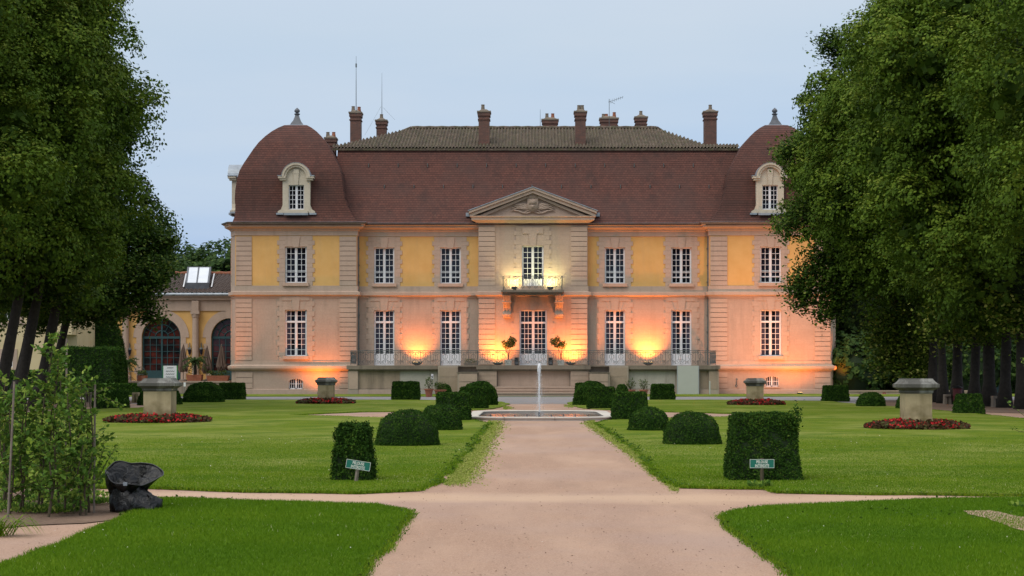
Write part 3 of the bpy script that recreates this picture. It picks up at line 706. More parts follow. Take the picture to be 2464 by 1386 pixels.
def dormer(name, ox, oy, oz, rot, back=2.6):
    """built facing -Y around its base centre, then rotated about z and moved"""
    Rm = Matrix.Rotation(rot, 3, 'Z')
    def place(mb):
        mb.v = [tuple(Rm @ Vector(p) + Vector((ox, oy, oz))) for p in mb.v]; return mb
    s = MB(); hw_ = .85; px = 1/38.9; op = .48; z0, z1, ztop = .20, 1.72, 2.25
    s.box(-hw_, -op, 0, .3, .0, 2.2); s.box(op, hw_, 0, .3, .0, 2.2); s.box(-op, op, 0, .3, 0, z0); s.box(-op, op, 0, .3, z1, 2.2)
    s.box(-hw_, -hw_+.25, .3, back, 0, 2.2); s.box(hw_-.25, hw_, .3, back, 0, 2.2)
    # tympanum half disc
    arc = [(.62*math.cos(math.pi*k/16), 2.2+.62*math.sin(math.pi*k/16)) for k in range(17)]
    s.prism(arc, 0.02, .3)
    # keystone + feet
    s.prism([(-.11,z1+.0),(.11,z1+.0),(.16,2.4),(-.16,2.4)], -.06, .02); s.prism([(-.17,2.41),(.17,2.41),(.17,2.68),(-.17,2.68)], -.07, .02)
    for g in (-1, 1):
        pts = [(g*hw_, .0), (g*(hw_+.30), .0), (g*(hw_+.30), .10), (g*(hw_+.10), .22), (g*hw_, .50)]
        s.prism(pts[::g], .02, .28)
    body = place(s).build(name, M['stone_pale'], ch)
    m = MB()
    ro, ri = .82, .62; ka = 20
    for k in range(ka):
        a0, a1 = math.pi*k/ka, math.pi*(k+1)/ka
        for r_i, r_o, y_ in ((ri, ro, -.16), (ro-.07, ro+.06, -.24)):
            m.prism([(r_i*math.cos(a0),2.2+r_i*math.sin(a0)),(r_o*math.cos(a0),2.2+r_o*math.sin(a0)),(r_o*math.cos(a1),2.2+r_o*math.sin(a1)),(r_i*math.cos(a1),2.2+r_i*math.sin(a1))], y_, .3)
    for g in (-1, 1):
        a_, b_ = sorted((g*.64, g*1.02)); m.box(a_, b_, -.14, .29, 2.0, 2.12); a_, b_ = sorted((g*.64, g*1.10)); m.box(a_, b_, -.22, .29, 2.121, 2.26)
    place(m).build('moulding', M['stone_pale'], body)
    m = MB(); m.box(-.72, .72, -.14, -.002, -.02, .12); place(m).build('sill', M['stone_pale'], body)
    zc = MB(); 
    for k in range(ka):
        a0, a1 = math.pi*k/ka, math.pi*(k+1)/ka; r_o = .90; r_i = .885
        zc.prism([(r_i*math.cos(a0),2.2+r_i*math.sin(a0)),(r_o*math.cos(a0),2.2+r_o*math.sin(a0)),(r_o*math.cos(a1),2.2+r_o*math.sin(a1)),(r_i*math.cos(a1),2.2+r_i*math.sin(a1))], -.26, back)
    for g in (-1, 1):
        a_, b_ = sorted((g*.90, g*1.14)); zc.box(a_, b_, -.25, .32, 2.262, 2.30)
        a_, b_ = sorted((g*.80, g*1.24)); zc.box(a_, b_, -.06, .3, -.12, -.01)
    place(zc).build('zinc_cap', M['zinc'], body)
    zc = MB(); zc.box(-.75, .75, -.22, -.07, -.16, -.03); place(zc).build('flashing', M['zinc'], body)
    f = MB(); Yf = .14
    for a_, b_, c_, d_ in ((-op,-op+.05,z0,z1),(op-.05,op,z0,z1),(-op+.05,op-.05,z1-.05,z1),(-op+.05,op-.05,z0,z0+.07),(-.07,.07,z0+.07,z1-.05)): f.box(a_, b_, Yf, Yf+.08, c_, d_)
    muntins(f, -op+.05, -.07, z0+.07, z1-.05, Yf+.02, 2, 5); muntins(f, .07, op-.05, z0+.07, z1-.05, Yf+.02, 2, 5)
    f.mat(1).box(-op, op, Yf+.06, Yf+.07, z0, z1)
    place(f).build('window', [M['white'], M['glass']], body)
Yd = YW-.22
dormer('dormer', X(713,Yd), Yd, Zp(512,Yd), 0)
dormer('dormer', X(1853,Yd), Yd, Zp(512,Yd), 0)
dormer('dormer', X(553,111.6)+.22, 111.9, Zp(513,111.9), -math.pi/2, back=2.2)
dormer('dormer', X(2015,111.6)-.22, 111.9, Zp(513,111.9), math.pi/2, back=2.2)

# chimneys: (x0,x1,captop,bottom,Y,pots)
CHM = [(842,871,272,352,117,[(850,6),(864,5)]),(905,932,291,335,119,[(918,6)]),(783,810,333,350,115,[(789,5),(803,5)]),(1150,1180,270,347,113.2,[(1162,7)]),
       (1304,1343,289,312,120,[(1316,6),(1330,6)]),(1382,1411,270,347,113.2,[(1393,6),(1401,6)]),(1443,1487,286,312,120,[(1452,3),(1459,3),(1478,6)]),(1527,1557,283,312,120,[(1542,6)]),(1692,1725,270,348,116,[(1709,7)])]
for x0, x1, yt_, yb_, Y, pots in CHM:
    mb = MB(); a, b_ = X(x0+2,Y), X(x1-2,Y); dd = .45; zc_ = Zp(yt_, Y); zb_ = Zp(yb_, Y)-.8
    mb.box(a, b_, Y-dd, Y+dd, zb_, zc_-.30); mb.box(a-.05, b_+.05, Y-dd-.05, Y+dd+.05, zc_-.55, zc_-.48)
    mb.box(a-.06, b_+.06, Y-dd-.06, Y+dd+.06, zc_-.30, zc_-.08)
    c_ = mb.build('chimney', M['brick'], ch)
    m = MB(); m.box(a-.10, b_+.10, Y-dd-.1, Y+dd+.1, zc_-.08, zc_+.02); m.taper((a+b_)/2, Y, zc_+.02, zc_+.16, (b_-a)/2, dd, (b_-a)/2*.45, dd*.5); m.build('cap', M['stone_dark'], c_)
    for p_, h_ in pots:
        m = MB(); m.lathe((X(p_,Y), Y, zc_+.08), [(.14,0),(.13,.10),(.105,h_*.038+.08),(.12,h_*.038+.10),(.12,h_*.038+.14),(.03,h_*.038+.15)], 10); m.build('chimney_pot', M['pot'] if random.random() < .3 else M['stone_dark'], c_)
# antennas
mb = MB(); mb.tube([P(857,275,116.5), P(857,200,116.5), P(857,135,116.5)], [.03,.022,.01], 5); mb.tube([P(857,162,116.5), P(857,153,116.5)], .05, 6); mb.build('antenna_mast', M['iron'], ch)
mb = MB(); mb.tube([P(919,290,119), P(919,258,119), P(919,175,119)], [.03,.02,.006], 5)
mb.tube([P(917,256,119), P(878,325,116)], .006, 4); mb.tube([P(921,258,119), P(950,288,118)], .006, 4); mb.build('antenna_mast', M['iron'], ch)
mb = MB(); mb.tube([P(1300,315,118), P(1300,263,118)], [.02,.01], 5); mb.build('antenna_mast', M['iron'], ch)
mb = MB(); mb.tube([P(1466,310,118.5), P(1466,238,118.5)], .02, 5); mb.tube([P(1464,246,118.5), P(1500,233,118.5)], .012, 4)
for k in range(7):
    p = P(1470+k*4.6, 244-k*1.6, 118.5); mb.tube([p+Vector((-.01,-.25,.10-.01*k)), p+Vector((.01,.25,-.1+.01*k))], .008, 4); mb.tube([p+Vector((0,0,-.09)), p+Vector((0,0,.09))], .008, 4)
mb.tube([P(1464,243,118.5), P(1480,250,118.5)], .01, 4)
mb.build('antenna', M['iron'], ch)
# drain pipes
for px, s in ((861,1),(1705,-1)):
    x = X(px, YW+.4); mb = MB()
    mb.tube([(x+s*.1,YC-.5,z(543)), (x+s*.1,YC-.5,z(548)), (x-s*.0,YC-.2,z(556)), (x,YC-.14,z(560)), (x,YC-.14,z(700)), (x,YC-.30,z(705)), (x,YC-.30,z(714)), (x,YC-.14,z(719)), (x,YC-.14,FLOOR+.05)], .065, 8)
    for py in (600,640,680,760,800,840): mb.box(x-.09,x+.09,YC-.22,YC-.02,z(py),z(py)+.06)
    mb.build('drain_pipe', M['iron'], ch)
# balcony -----------------------------------------------------------
Yb0 = YB-1.25
mb = MB(); a, b_ = X(1206,Yb0), X(1357,Yb0)
mb.box(a, b_, Yb0, YB-.001, z(706), z(701)); mb.box(a+.08, b_-.08, Yb0+.08, YB-.001, z(709), z(706)-.002); mb.box(a+.16,b_-.16,Yb0+.16,YB-.001,z(712),z(709)-.002)
bal = mb.build('balcony', M['stone_dark'], ch)
for c in (1219.5, 1345.5):
    m = MB(); xc = X(c, Yb0+.4); wv = .23; pts = []
    prof_ = [(0,z(765)),(-.28,z(764)),(-.34,z(757)),(-.30,z(749)),(-.36,z(742)),(-.55,z(735)),(-.66,z(728)),(-.80,z(722)),(-.92,z(714)),(-.92,z(712)),(0,z(712))]
    for k in range(5):
        xa_ = xc-wv+k*(2*wv/5)+.006; xb_ = xa_+2*wv/5-.012; ex = .04 if k in (0,2,4) else 0
        n0 = len(m.v); kk = len(prof_)
        m.v += [(xa_, YB+ (y_-ex if y_ < -.01 else 0), z_) for y_, z_ in prof_] + [(xb_, YB+(y_-ex if y_ < -.01 else 0), z_) for y_, z_ in prof_]
        m.f.append(tuple(range(n0, n0+kk))); m.f.append(tuple(range(n0+2*kk-1, n0+kk-1, -1))); m.m += [0, 0]
        for i in range(kk): j = (i+1) % kk; m.f.append((n0+i, n0+kk+i, n0+kk+j, n0+j)); m.m.append(0)
    m.box(xc-wv-.05, xc+wv+.05, YB-1.0, YB, z(714), z(712.2)); m.tube([(xc-wv-.04,YB-.62,z(727)),(xc+wv+.04,YB-.62,z(727))], .12, 10); m.tube([(xc-wv-.03,YB-.25,z(757)),(xc+wv+.03,YB-.25,z(757))], .12, 10)
    m.build('bracket', M['stone_plain'], bal)
def rail_panel(mb, u0, u1, zb_, zt_, f, r=.011, kind=0):
    """ironwork panel between u0 and u1; f(u,z)->point"""
    w_ = u1-u0; c = (u0+u1)/2; h = zt_-zb_
    def tb(pts, rr=r): mb.tube([f(*p) for p in pts], rr, 4, caps=False)
    tb([(u0,zb_),(u0,zt_)], r*1.2)
    def spiral(cx, cz, r0, a0, turns, sgn, n=9):
        return [(cx+sgn*r0*(1-.75*k/n)*math.cos(a0+turns*2*math.pi*k/n), cz+r0*(1-.75*k/n)*math.sin(a0+turns*2*math.pi*k/n)) for k in range(n+1)]
    if kind == 0:
        for s in (-1, 1):
            tb([(c+s*w_*.02,zb_+h*.78),(c+s*w_*.22,zb_+h*.66),(c+s*w_*.24,zb_+h*.5),(c+s*w_*.12,zb_+h*.40),(c+s*w_*.12,zb_+h*.30),(c+s*w_*.36,zb_+h*.2),(c+s*w_*.38,zb_+h*.08)])
            tb(spiral(c+s*w_*.26, zb_+h*.14, w_*.16, 0, 1.2, s)); tb(spiral(c+s*w_*.30, zb_+h*.86, w_*.15, 0, 1.1, s))
        tb([(c,zb_+h*.1),(c,zb_+h*.9)]); 
    else:
        tb([(c,zb_),(c,zt_)])
        for s in (-1, 1): tb(spiral(c+s*w_*.22, zb_+h*.8, w_*.2, 0, 1.2, s)); tb(spiral(c+s*w_*.22, zb_+h*.2, w_*.2, 0, 1.2, s))
        mb.tube([f(c-w_*.2,zb_+h*.36),f(c+w_*.2,zb_+h*.36),f(c+w_*.2,zb_+h*.64),f(c-w_*.2,zb_+h*.64),f(c-w_*.2,zb_+h*.36)], r, 4, caps=False)
def railing(parent, segs, zb_, zt_, step=.45, mat='iron'):
    mb = MB(); i = 0
    for a, b_ in segs:
        a = Vector(a); b_ = Vector(b_); L_ = (b_-a).length; t_ = (b_-a)/L_; n = max(1, round(L_/step))
        f = lambda u, zz: (a.x+t_.x*u, a.y+t_.y*u, zz)
        for k in range(n): rail_panel(mb, L_*k/n, L_*(k+1)/n, zb_+.06, zt_-.02, f, kind=1 if (i % 9) == 4 else 0); i += 1
        mb.tube([f(L_, zb_), f(L_, zt_)], .016, 4)
        for zz, rr in ((zt_, .022), (zt_-.10, .011), (zb_+.06, .014)): mb.tube([f(0, zz), f(L_, zz)], rr, 5)
    return mb.build('railing', M[mat], parent)
yy = Yb0+.12
railing(bal, [((a+.12,YB-.05),(a+.12,yy)), ((a+.12,yy),(b_-.12,yy)), ((b_-.12,yy),(b_-.12,YB-.05))], z(701), z(668), .42)

# terrace -----------------------------------------------------------
YT = 104.6; tz_ = lambda py: Zp(py, YT)
mb = MB(); TB = [(862,1055,0,.0),(1103,1150,-.1,0),(1415,1465,-.1,0),(1510,1626,0,0)]
FT = FLOOR
tx = lambda p, Y=YT: X(p, Y)
mb.box(tx(838), tx(1729), YT+.02, YC-.001 if False else YW-.26, -.3, FT-.30)          # core body
mb.box(tx(838)+.0, tx(1729), YT+.03, YW-.26, FT-.298, FT-.02)
mb.box(X(862,YW), X(1704,YW), YW-.27, YC-.1, -.2, FT-.021)
# stepped front blocks
mb.box(tx(838), tx(862), YT-.16, YT+.019, -.3, FT-.31); mb.box(tx(1705), tx(1729), YT-.16, YT+.019, -.3, FT-.31)
mb.box(tx(1055), tx(1103), YT-.5, YT+.019, -.3, FT-.03); mb.box(tx(1465), tx(1511), YT-.5, YT+.019, -.3, FT-.03)
mb.box(tx(1103), tx(1150), YT-1.3, YT+.019, -.3, Zp(897,YT-1.3)); mb.box(tx(1417), tx(1465), YT-1.3, YT+.019, -.3, Zp(897,YT-1.3))
mb.box(tx(1150), tx(1196), YT-.8, YT+.019, -.3, FT-.30); mb.box(tx(1372), tx(1417), YT-.8, YT+.019, -.3, FT-.30)
for x0, x1 in ((838,1055),(1511,1729)): mb.box(tx(x0), tx(x1), YT-.1, YT+.018, -.3, Zp(937,YT))
mb.box(tx(1196)+.001, tx(1372)-.001, YT-.55, YT+.019, -.3, FT-.301)
for x0, x1, y0, y1 in ((1124,1148,918,921),(1150,1194,915,918)): pass
ter = mb.build('terrace', M['stone_grey'], ch)
for x0, x1, y0, y1, mt in ((840,861,892,936,'stone_plain'),(865,961,893,935,'slab_brown'),(963,1053,893,935,'slab_grey'),(1513,1625,893,935,'slab_grey'),(1685,1704,893,935,'slab_brown'),(1707,1727,893,936,'slab_brown'),(840,960,938,948,'stone_plain'),(962,1053,938,948,'slab_grey'),(1513,1625,938,950,'stone_plain'),(1685,1727,938,950,'stone_plain')):
    Yf = YT-.10 if y0 > 936 else (YT-.16 if x1 < 862 or x0 > 1705 else YT+.02)
    m = MB(); m.box(X(x0,Yf), X(x1,Yf), Yf-.02, Yf+.01, Zp(y1,Yf), Zp(y0,Yf)); m.build('facing_slab', M[mt], ter)
for x0, x1, mt in ((1057,1101,'slab_brown'),(1467,1509,'slab_brown')):
    Yf = YT-.5; m = MB(); m.box(X(x0,Yf), X(x1,Yf), Yf-.02, Yf+.01, Zp(950,Yf), Zp(908,Yf)); m.box(X(x0,Yf), X(x1,Yf), Yf-.019, Yf+.01, Zp(906.5,Yf), Zp(884,Yf)); m.build('facing_slab', M[mt], ter)
mb = MB()
for x0, x1, o, c in ((835,1055,.30,'e'),(1511,1732,.30,'e')):
    mb.box(tx(x0), tx(x1), YT-o, YW-.27, FT-.24, FT); mb.box(tx(x0)+.1, tx(x1)-.1, YT-o+.12, YT+.5, FT-.33, FT-.241)
mb.box(tx(1147), tx(1420), YT-.98, YW-.27, FT-.24, FT+.004); mb.box(tx(1150), tx(1417), YT-.88, YT+.4, FT-.32, FT-.241)
mb.box(tx(1055)+.002, tx(1147)-.002, YT-.45, YW-.27, FT-.08, FT+.002); mb.box(tx(1420)+.002, tx(1511)-.002, YT-.45, YW-.27, FT-.08, FT+.002)
mb.box(X(862,YW), X(1704,YW), YW-.268, YC-.05, FT-.1, FT+.001)
for x0, x1 in ((1100,1152),(1415,1467)): mb.box(tx(x0), tx(x1), YT-1.36, YT-.81, Zp(897,YT-1.3), Zp(895,YT-1.3))
mb.build('coping', M['stone_dark'], ter)
mb = MB()       # lighter ashlar facings, each with recessed joints
for x0, x1, Yf, rows in ((1151,1195,YT-.8,[(893,904),(905,916),(917,929),(930,948)]),(1373,1416,YT-.8,[(893,904),(905,916),(917,929),(930,948)]),(1198,1370,YT-.55,[(893,930),(931,940)]),(1105,1148,YT-1.3,[(899,918),(920,950)]),(1419,1463,YT-1.3,[(899,918),(920,950)])):
    for r0, r1 in rows: mb.box(X(x0,Yf), X(x1,Yf), Yf-.035, Yf+.01, Zp(r1,Yf), Zp(r0,Yf))
mb.build('ashlar_facing', M['stone'], ter)
mb = MB()
for k, (py_top) in enumerate((934.5, 941.5, 948.5)):
    Yf = YT-2.0-.55*k+(-.5); zt2 = [.50,.335,.17][k]
    mb.box(X(1196,YT-.8), X(1385,YT-.8), Yf-1.0, YT-.56, -.2 + .001*k, zt2)
    mb.box(X(1194,YT-.8), X(1387,YT-.8), Yf-1.04, Yf-.6, zt2-.05, zt2+.004)
mb.build('steps', M['stone_plain'], ter)
yr_ = YT-.02
zb_, zt2 = FT+.02, Zp(844, YT)
railing(ter, [((tx(844),YW-.3),(tx(844),yr_)), ((tx(844),yr_),(tx(1060),yr_)), ((tx(1060),yr_),(tx(1150),yr_-.1)), ((tx(1150),yr_-.1),(tx(1150),yr_-.7)), ((tx(1150),yr_-.7),(tx(1416),yr_-.7)), ((tx(1416),yr_-.7),(tx(1416),yr_-.1)), ((tx(1416),yr_-.1),(tx(1505),yr_)), ((tx(1505),yr_),(tx(1722),yr_)), ((tx(1722),yr_),(tx(1722),YW-.3))], zb_, zt2, .62)
mb = MB(); xg = X(827,YT)   # small iron gate between wing and terrace
for k in range(5): mb.tube([(xg+.02+k*.06,YW-.35,.1),(xg+.02+k*.06,YW-.35,z(894))], .012, 4)
for zz in (.15,.6,1.1,z(895)): mb.tube([(xg,YW-.35,zz),(xg+.28,YW-.35,zz)], .014, 4)
mb.build('iron_grille', M['iron'], ch)
# ================================================================ FLOODLIGHTS
def flood(name, x, y, zz, aim, power, colr, label, size=R(120), kind='lamp', blend=1.0, w_=.34, lens='lamp', group=None, tiltdraw=.9, rad=.12):
    r = thing(name, (x, y, zz), label, 'floodlight', group)
    b = MB(); b.box(x-.12, x+.12, y-.10, y+.10, zz, zz+.03); b.build('base', M['black'], r)
    d = (Vector(aim)-Vector((x, y, zz+.16))).normalized()
    h = MB(); q = d.to_track_quat('Z', 'Y').to_matrix()
    c = Vector((x, y, zz+.13))
    def bx(hx, hy, h0, h1, s0=1, s1=1):
        n = len(h.v)
        for zc, s_ in ((h0, s0), (h1, s1)): h.v += [tuple(c + q @ Vector((a*hx*s_, b_*hy*s_, zc))) for a, b_ in ((-1,-1),(1,-1),(1,1),(-1,1))]
        for f in ((3,2,1,0),(4,5,6,7),(0,1,5,4),(1,2,6,5),(2,3,7,6),(3,0,4,7)): h.f.append(tuple(n+i for i in f)); h.m.append(h.cur)
    bx(w_/2, .10, -.07, .05, .6, 1); b2 = h.build('housing', M['black'], r)
    h = MB(); 
    bx(w_/2*.9, .085, .052, .060); h.build('lens', M[lens], r)
    l = bpy.data.lights.new('spot', 'SPOT'); l.energy = power; l.color = colr; l.spot_size = size; l.spot_blend = blend; l.shadow_soft_size = rad
    lo = bpy.data.objects.new('spot', l); col.objects.link(lo); lo.parent = r; lo.location = c + d*.10 - Vector((x,y,zz))
    lo.rotation_euler = (-d).to_track_quat('Z', 'Y').to_euler()
    return r
ORA = (1,.245,.035); PNK = (1,.36,.17)
grp = 'floodlights along the terrace'
for px, lab, pw in ((1003,'small floodlight on the terrace between the two left french doors', .7),(1198,'small floodlight on the terrace beside the left potted bush', 1.0),(1374,'small floodlight on the terrace beside the right potted bush', 1.1),(1560,'small floodlight on the terrace between the two right french doors', 1.35)):
    cen = 1100 < px < 1450; Yw = YB if cen else YC; Yl = Yw-.95; x = X(px, Yl)
    flood('floodlight', x, Yl, FLOOR+.005, (x, Yw, FLOOR+(2.2 if cen else 2.0)), (1050 if cen else 1150)*pw, ORA, lab, group=grp, w_=.6, size=R(138 if cen else 108), blend=.8)
for px, c, lab in ((1238,(1,.82,.36),'white floodlight on the balcony floor left of the glazed door'),(1324,(1,.95,.42),'white floodlight on the balcony floor right of the glazed door')):
    Yl = YB-.72; x = X(px, Yl)
    flood('floodlight', x, Yl, z(701)+.003, (x+.1*(1 if px > 1280 else -1), YB+.1, z(650)), 220, c, lab, group='balcony floodlights', w_=.36, lens='lampw', size=R(150))
# ground floodlights washing the wings, and lamps round the corners
flood('floodlight', X(770,YW-1.6), YW-1.5, -.08, (X(765,YW), YW, 3.0), 800, ORA, 'floodlight on the grass below the left pavilion, behind a stone pedestal', group='ground floodlights', size=R(130))
flood('floodlight', X(1925,YW-2.2), YW-2.2, -.08, (X(1900,YW), YW, 5.0), 900, ORA, 'floodlight on the grass at the outer corner of the right pavilion', group='ground floodlights', size=R(140))
flood('floodlight', X(1800,YW-5), YW-6.0, -.08, (X(1850,YW), YW, 5.0), 3000, PNK, 'floodlight on the lawn verge in front of the right pavilion', group='ground floodlights', size=R(100))
flood('floodlight', X(534,YW-2.6), YW-2.6, -.05, (X(558,YW+1), YW+.4, 5.5), 700, ORA, 'floodlight on the ground beside the left side wall of the mansion', group='ground floodlights', size=R(64))
flood('floodlight', X(2034,YW-.4), YW-.4, -.05, (X(2002,YW+1), YW+.9, 6), 1700, ORA, 'floodlight on the ground beside the right side wall of the mansion', group='ground floodlights', size=R(40))

# ================================================================ FURNITURE ON THE TERRACE
def leafcloud(name, mat, parent, n, cfun, size, jitter=.8, droop=.2, aspect=.5, loc=None, tintp=1.0):
    C, Nn = cfun(n); o = root_loc(parent) if parent is not None else Vector((0,0,0))
    V = cards(C, Nn, RN.uniform(.7, 1.25, len(C))*size, aspect=aspect, jitter=jitter, droop=droop) - np.array(o)
    return npmesh(name, V, 4, RN.random(len(C))**tintp, [mat], parent)
def blob(c, r):
    c = np.array(c); r = np.array(r)
    def f(n):
        d = unit(n); rad = RN.uniform(.35, 1.0, n)**.6
        k = 1+.25*np.sin(d[:,0]*5+c[0]*3)*np.cos(d[:,2]*4+c[0]*7)
        return c + d*r*(rad*k)[:,None], d
    return f
for px, lab in ((1228,'leafy bush in a pale square planter left of the central french door'),(1340,'leafy bush in a pale square planter right of the central french door')):
    Y = YB-.9; x = X(px, Y)-(.12 if px < 1280 else -.25); r = thing('potted_bush', (x, Y, FLOOR), lab, 'potted bush', 'potted bushes by the central door')
    m = MB(); m.taper(x, Y, FLOOR+.004, FLOOR+.36, .18, .18, .21, .21); m.build('planter', M['board'], r)
    m = MB()
    for k in range(5): a = k*1.3; m.tube([(x,Y,FLOOR+.3),(x+.05*math.cos(a),Y+.05*math.sin(a),FLOOR+.75),(x+.3*math.cos(a),Y+.22*math.sin(a),FLOOR+1.2)], [.025,.018,.008], 5)
    m.build('stem', M['twig'], r)
    x0 = X(px, Y)
    for q_, (dx, dz, rx, rz, n_) in enumerate(((0,.05,.36,.30,420),(.28 if px > 1280 else -.20,-.10,.30,.22,260),(-.22 if px > 1280 else .18,.16,.22,.24,200),(.05,.34,.16,.18,90),(.42 if px > 1280 else -.40,.10,.16,.14,70))):
        leafcloud('foliage', M['roseleaf'], r, n_, blob((x0+dx, Y, z(829)+dz), (rx,.26,rz)), .105)
for px, lab in ((1243,'black loudspeaker box at the left of the central french door'),(1325,'black loudspeaker box at the right of the central french door')):
    Y = YB-.5; x = X(px, Y); r = thing('loudspeaker', (x, Y, FLOOR), lab, 'loudspeaker', 'loudspeakers by the central door')
    m = MB(); m.box(x-.13,x+.13,Y-.14,Y+.14,FLOOR+.02,FLOOR+.50); m.box(x-.11,x+.11,Y-.12,Y+.12,FLOOR+.004,FLOOR+.019); m.build('cabinet', M['black'], r)
    m = MB(); m.lathe((0,0,0), [(.085,0),(.08,.015),(.02,.02)], 14); m.v = [(x+a, Y-.141-c, FLOOR+.16+b_) for a, b_, c in m.v]; m.build('cone', M['lead'], r)
Y = YB-1.5; x = X(1133, Y); r = thing('lavender_trough', (x,Y,FLOOR), 'low trough of wispy grey plants on the terrace left of the central bay', 'planter')
m = MB(); m.taper(x, Y, FLOOR+.004, FLOOR+.14, .42, .14, .45, .16); m.build('trough', M['stone_dark'], r); leafcloud('foliage', M['roseleaf'], r, 500, blob((x,Y,FLOOR+.27),(.46,.18,.18)), .09, aspect=.2)

# pots at the foot of the terrace
def pot(px, py, w_px, ppx, topy, Y, lab, n=260, rad=(.3,.25,.3)):
    x = X(px, Y); r = thing('potted_plant', (x, Y, .01), lab, 'potted plant', 'potted plants at the foot of the terrace')
    zt_ = Zp(py, Y); wv = X(px+w_px/2, Y)-x; m = MB(); m.lathe((x,Y,.01), [(wv*.62,0),(wv*.9,zt_*.86),(wv*1.05,zt_*.86),(wv*1.05,zt_),(wv*.8,zt_-.02)], 16); m.build('pot', M['pot'], r, smooth=False)
    m = MB()
    for k in range(6): a = k*1.05; m.tube([(x,Y,zt_-.03),(x+.3*rad[0]*math.cos(a),Y+.1*math.sin(a),zt_+rad[2]*.7),(x+rad[0]*.8*math.cos(a),Y+.2*math.sin(a),zt_+rad[2]*1.5)], [.012,.009,.005], 4)
    m.build('stem', M['twig'], r); leafcloud('foliage', M['roseleaf'], r, n, blob((x, Y, zt_+rad[2]), rad), .085)
pot(1032,936,22,0,0,94,'terracotta pot with a tall thin rose bush beside the left square hedge',150,(.26,.2,.36))
pot(1059,938,30,0,0,95,'terracotta pot with a bushy round plant, right of the thin rose pot',500,(.36,.3,.22))
pot(1517,938,24,0,0,93,'terracotta pot with a rose bush behind the right square hedge, left of the pair',170,(.30,.2,.30))
pot(1549,938,22,0,0,92,'terracotta pot with a rose bush behind the right square hedge, right of the pair',170,(.28,.2,.30))
# small white notices, board and post
Y = 96; x = X(1040, Y); r = thing('notice_post', (x,Y,0), 'small white notice on a thin stake before the left terrace wall', 'notice')
m = MB(); m.tube([(x,Y,0),(x,Y,Zp(905,Y))], .012, 5); m.build('stake', M['iron'], r)
m = MB(); m.box(x-.06,x+.06,Y-.03,Y-.015,Zp(912,Y),Zp(900,Y)); m.mat(1); m.box(x-.03,x+.03,Y-.034,Y-.031,Zp(910,Y),Zp(904,Y)); m.build('panel', [M['white'], M['lead']], r)
Y = YT-.5; r = thing('pale_board', (X(1655,Y),Y,0), 'tall pale grey board standing against the right terrace wall', 'board')
m = MB(); m.box(X(1629,Y),X(1682,Y),Y,Y+.04,.0,Zp(880,Y)); m.build('panel', M['board'], r)
m = MB(); 
for p_ in (1629.6,1681.4): m.box(X(p_,Y)-.015,X(p_,Y)+.015,Y-.012,Y-.001,.0,Zp(880,Y))
m.build('edge_strip', M['zinc'], r)
Y = YT-.9; x = X(1708,Y); r = MB(); r.lathe((x,Y,0), [(.045,0),(.045,.78),(.03,.83),(.01,.84)], 8); o = r.build('post', M['board'], None); tag(o, 'short pale post standing on the grass before the right end of the terrace', 'post')
Y = YW-.10; x = X(1772,Y); m = MB(); m.tube([(x-.05,Y,z(912)),(x+.05,Y,z(912)),(x,Y,z(916)),(x,Y,z(925)),(x+.06,Y,z(928)),(x,Y,z(931)),(x-.06,Y,z(928)),(x,Y,z(925))], .03, 5); m.build('wall_hook', M['iron'], ch)

# ================================================================ FOUNTAIN
by0, by1 = 46.5, 55.2; bx = X(1301, 50); bw = 2.03
r = thing('fountain_basin', (bx, (by0+by1)/2, 0), 'long pale stone fountain basin with a low moulded rim at the end of the path', 'fountain')
def rrect(x0, x1, y0, y1, rr, k=7):
    p = []
    for cx, cy, a0 in ((x1-rr,y0+rr,-90),(x1-rr,y1-rr,0),(x0+rr,y1-rr,90),(x0+rr,y0+rr,180)):
        for i in range(k+1): a = R(a0+90*i/k); p.append((cx+rr*math.cos(a), cy+rr*math.sin(a)))
    return p
pth = rrect(bx-bw, bx+bw, by0, by1, 1.3)
m = MB(); m.sweep(pth, [(0,-.05),(0,.05),(.05,.07),(.05,.095),(.02,.105),(-.26,.105),(-.29,.09),(-.29,.075),(-.26,.06),(-.26,-.02)], closed=True); rim = m.build('rim', M['rim'], r)
m = MB()
for i in range(0, len(pth), 2):
    a = Vector(pth[i]); 
for (xa_, ya_, xb2, yb2) in [(bx-1.0,by0-.056,bx-.99,by0+.345),(bx+.35,by0-.056,bx+.36,by0+.345),(bx-1.2,by1-.345,bx-1.185,by1+.056),(bx+.0,by1-.345,bx+.015,by1+.056),(bx+1.2,by1-.345,bx+1.215,by1+.056)]:
    m.box(xa_,xb2,ya_,yb2,.02,.1075)
m.build('joint', M['stone_dark'], rim)
m = MB(); m.v = [(x,y,.03) for x, y in rrect(bx-bw+.28, bx+bw-.28, by0+.28, by1-.28, 1.05)]; m.f = [tuple(range(len(m.v)))]; m.m = [0]; m.build('water', M['water'], r)
jx, jy = X(1297.5, 50.3), 50.3
m = MB()
for k in range(9): a = k*.7; m.tube([(jx-1.4+.35*k, jy+.5*math.sin(a*3), .0),(jx-1.4+.35*k, jy+.5*math.sin(a*3), .09)], .018, 6)
m.tube([(jx,jy,0),(jx,jy,.16)], .03, 8); m.build('nozzle', M['lead'], r)
m = MB(); zT = Zp(874, jy)
pts = [(jx+.004*math.sin(k), jy, .1+(zT-.1)*k/14) for k in range(15)]; rs = [.013+.0014*k for k in range(11)]+[.036,.052,.060,.036]
m.tube(pts, rs, 10); m.build('water_jet', M['jet'], r, smooth=True)
m = MB(); m.tube([(jx+.02,jy+.03,.04),(jx+.01,jy+.03,.5),(jx,jy+.03,1.0),(jx-.01,jy,zT-.12)], [.14,.10,.075,.05], 12, caps=False); m.build('spray', M['mist'], r, smooth=True)
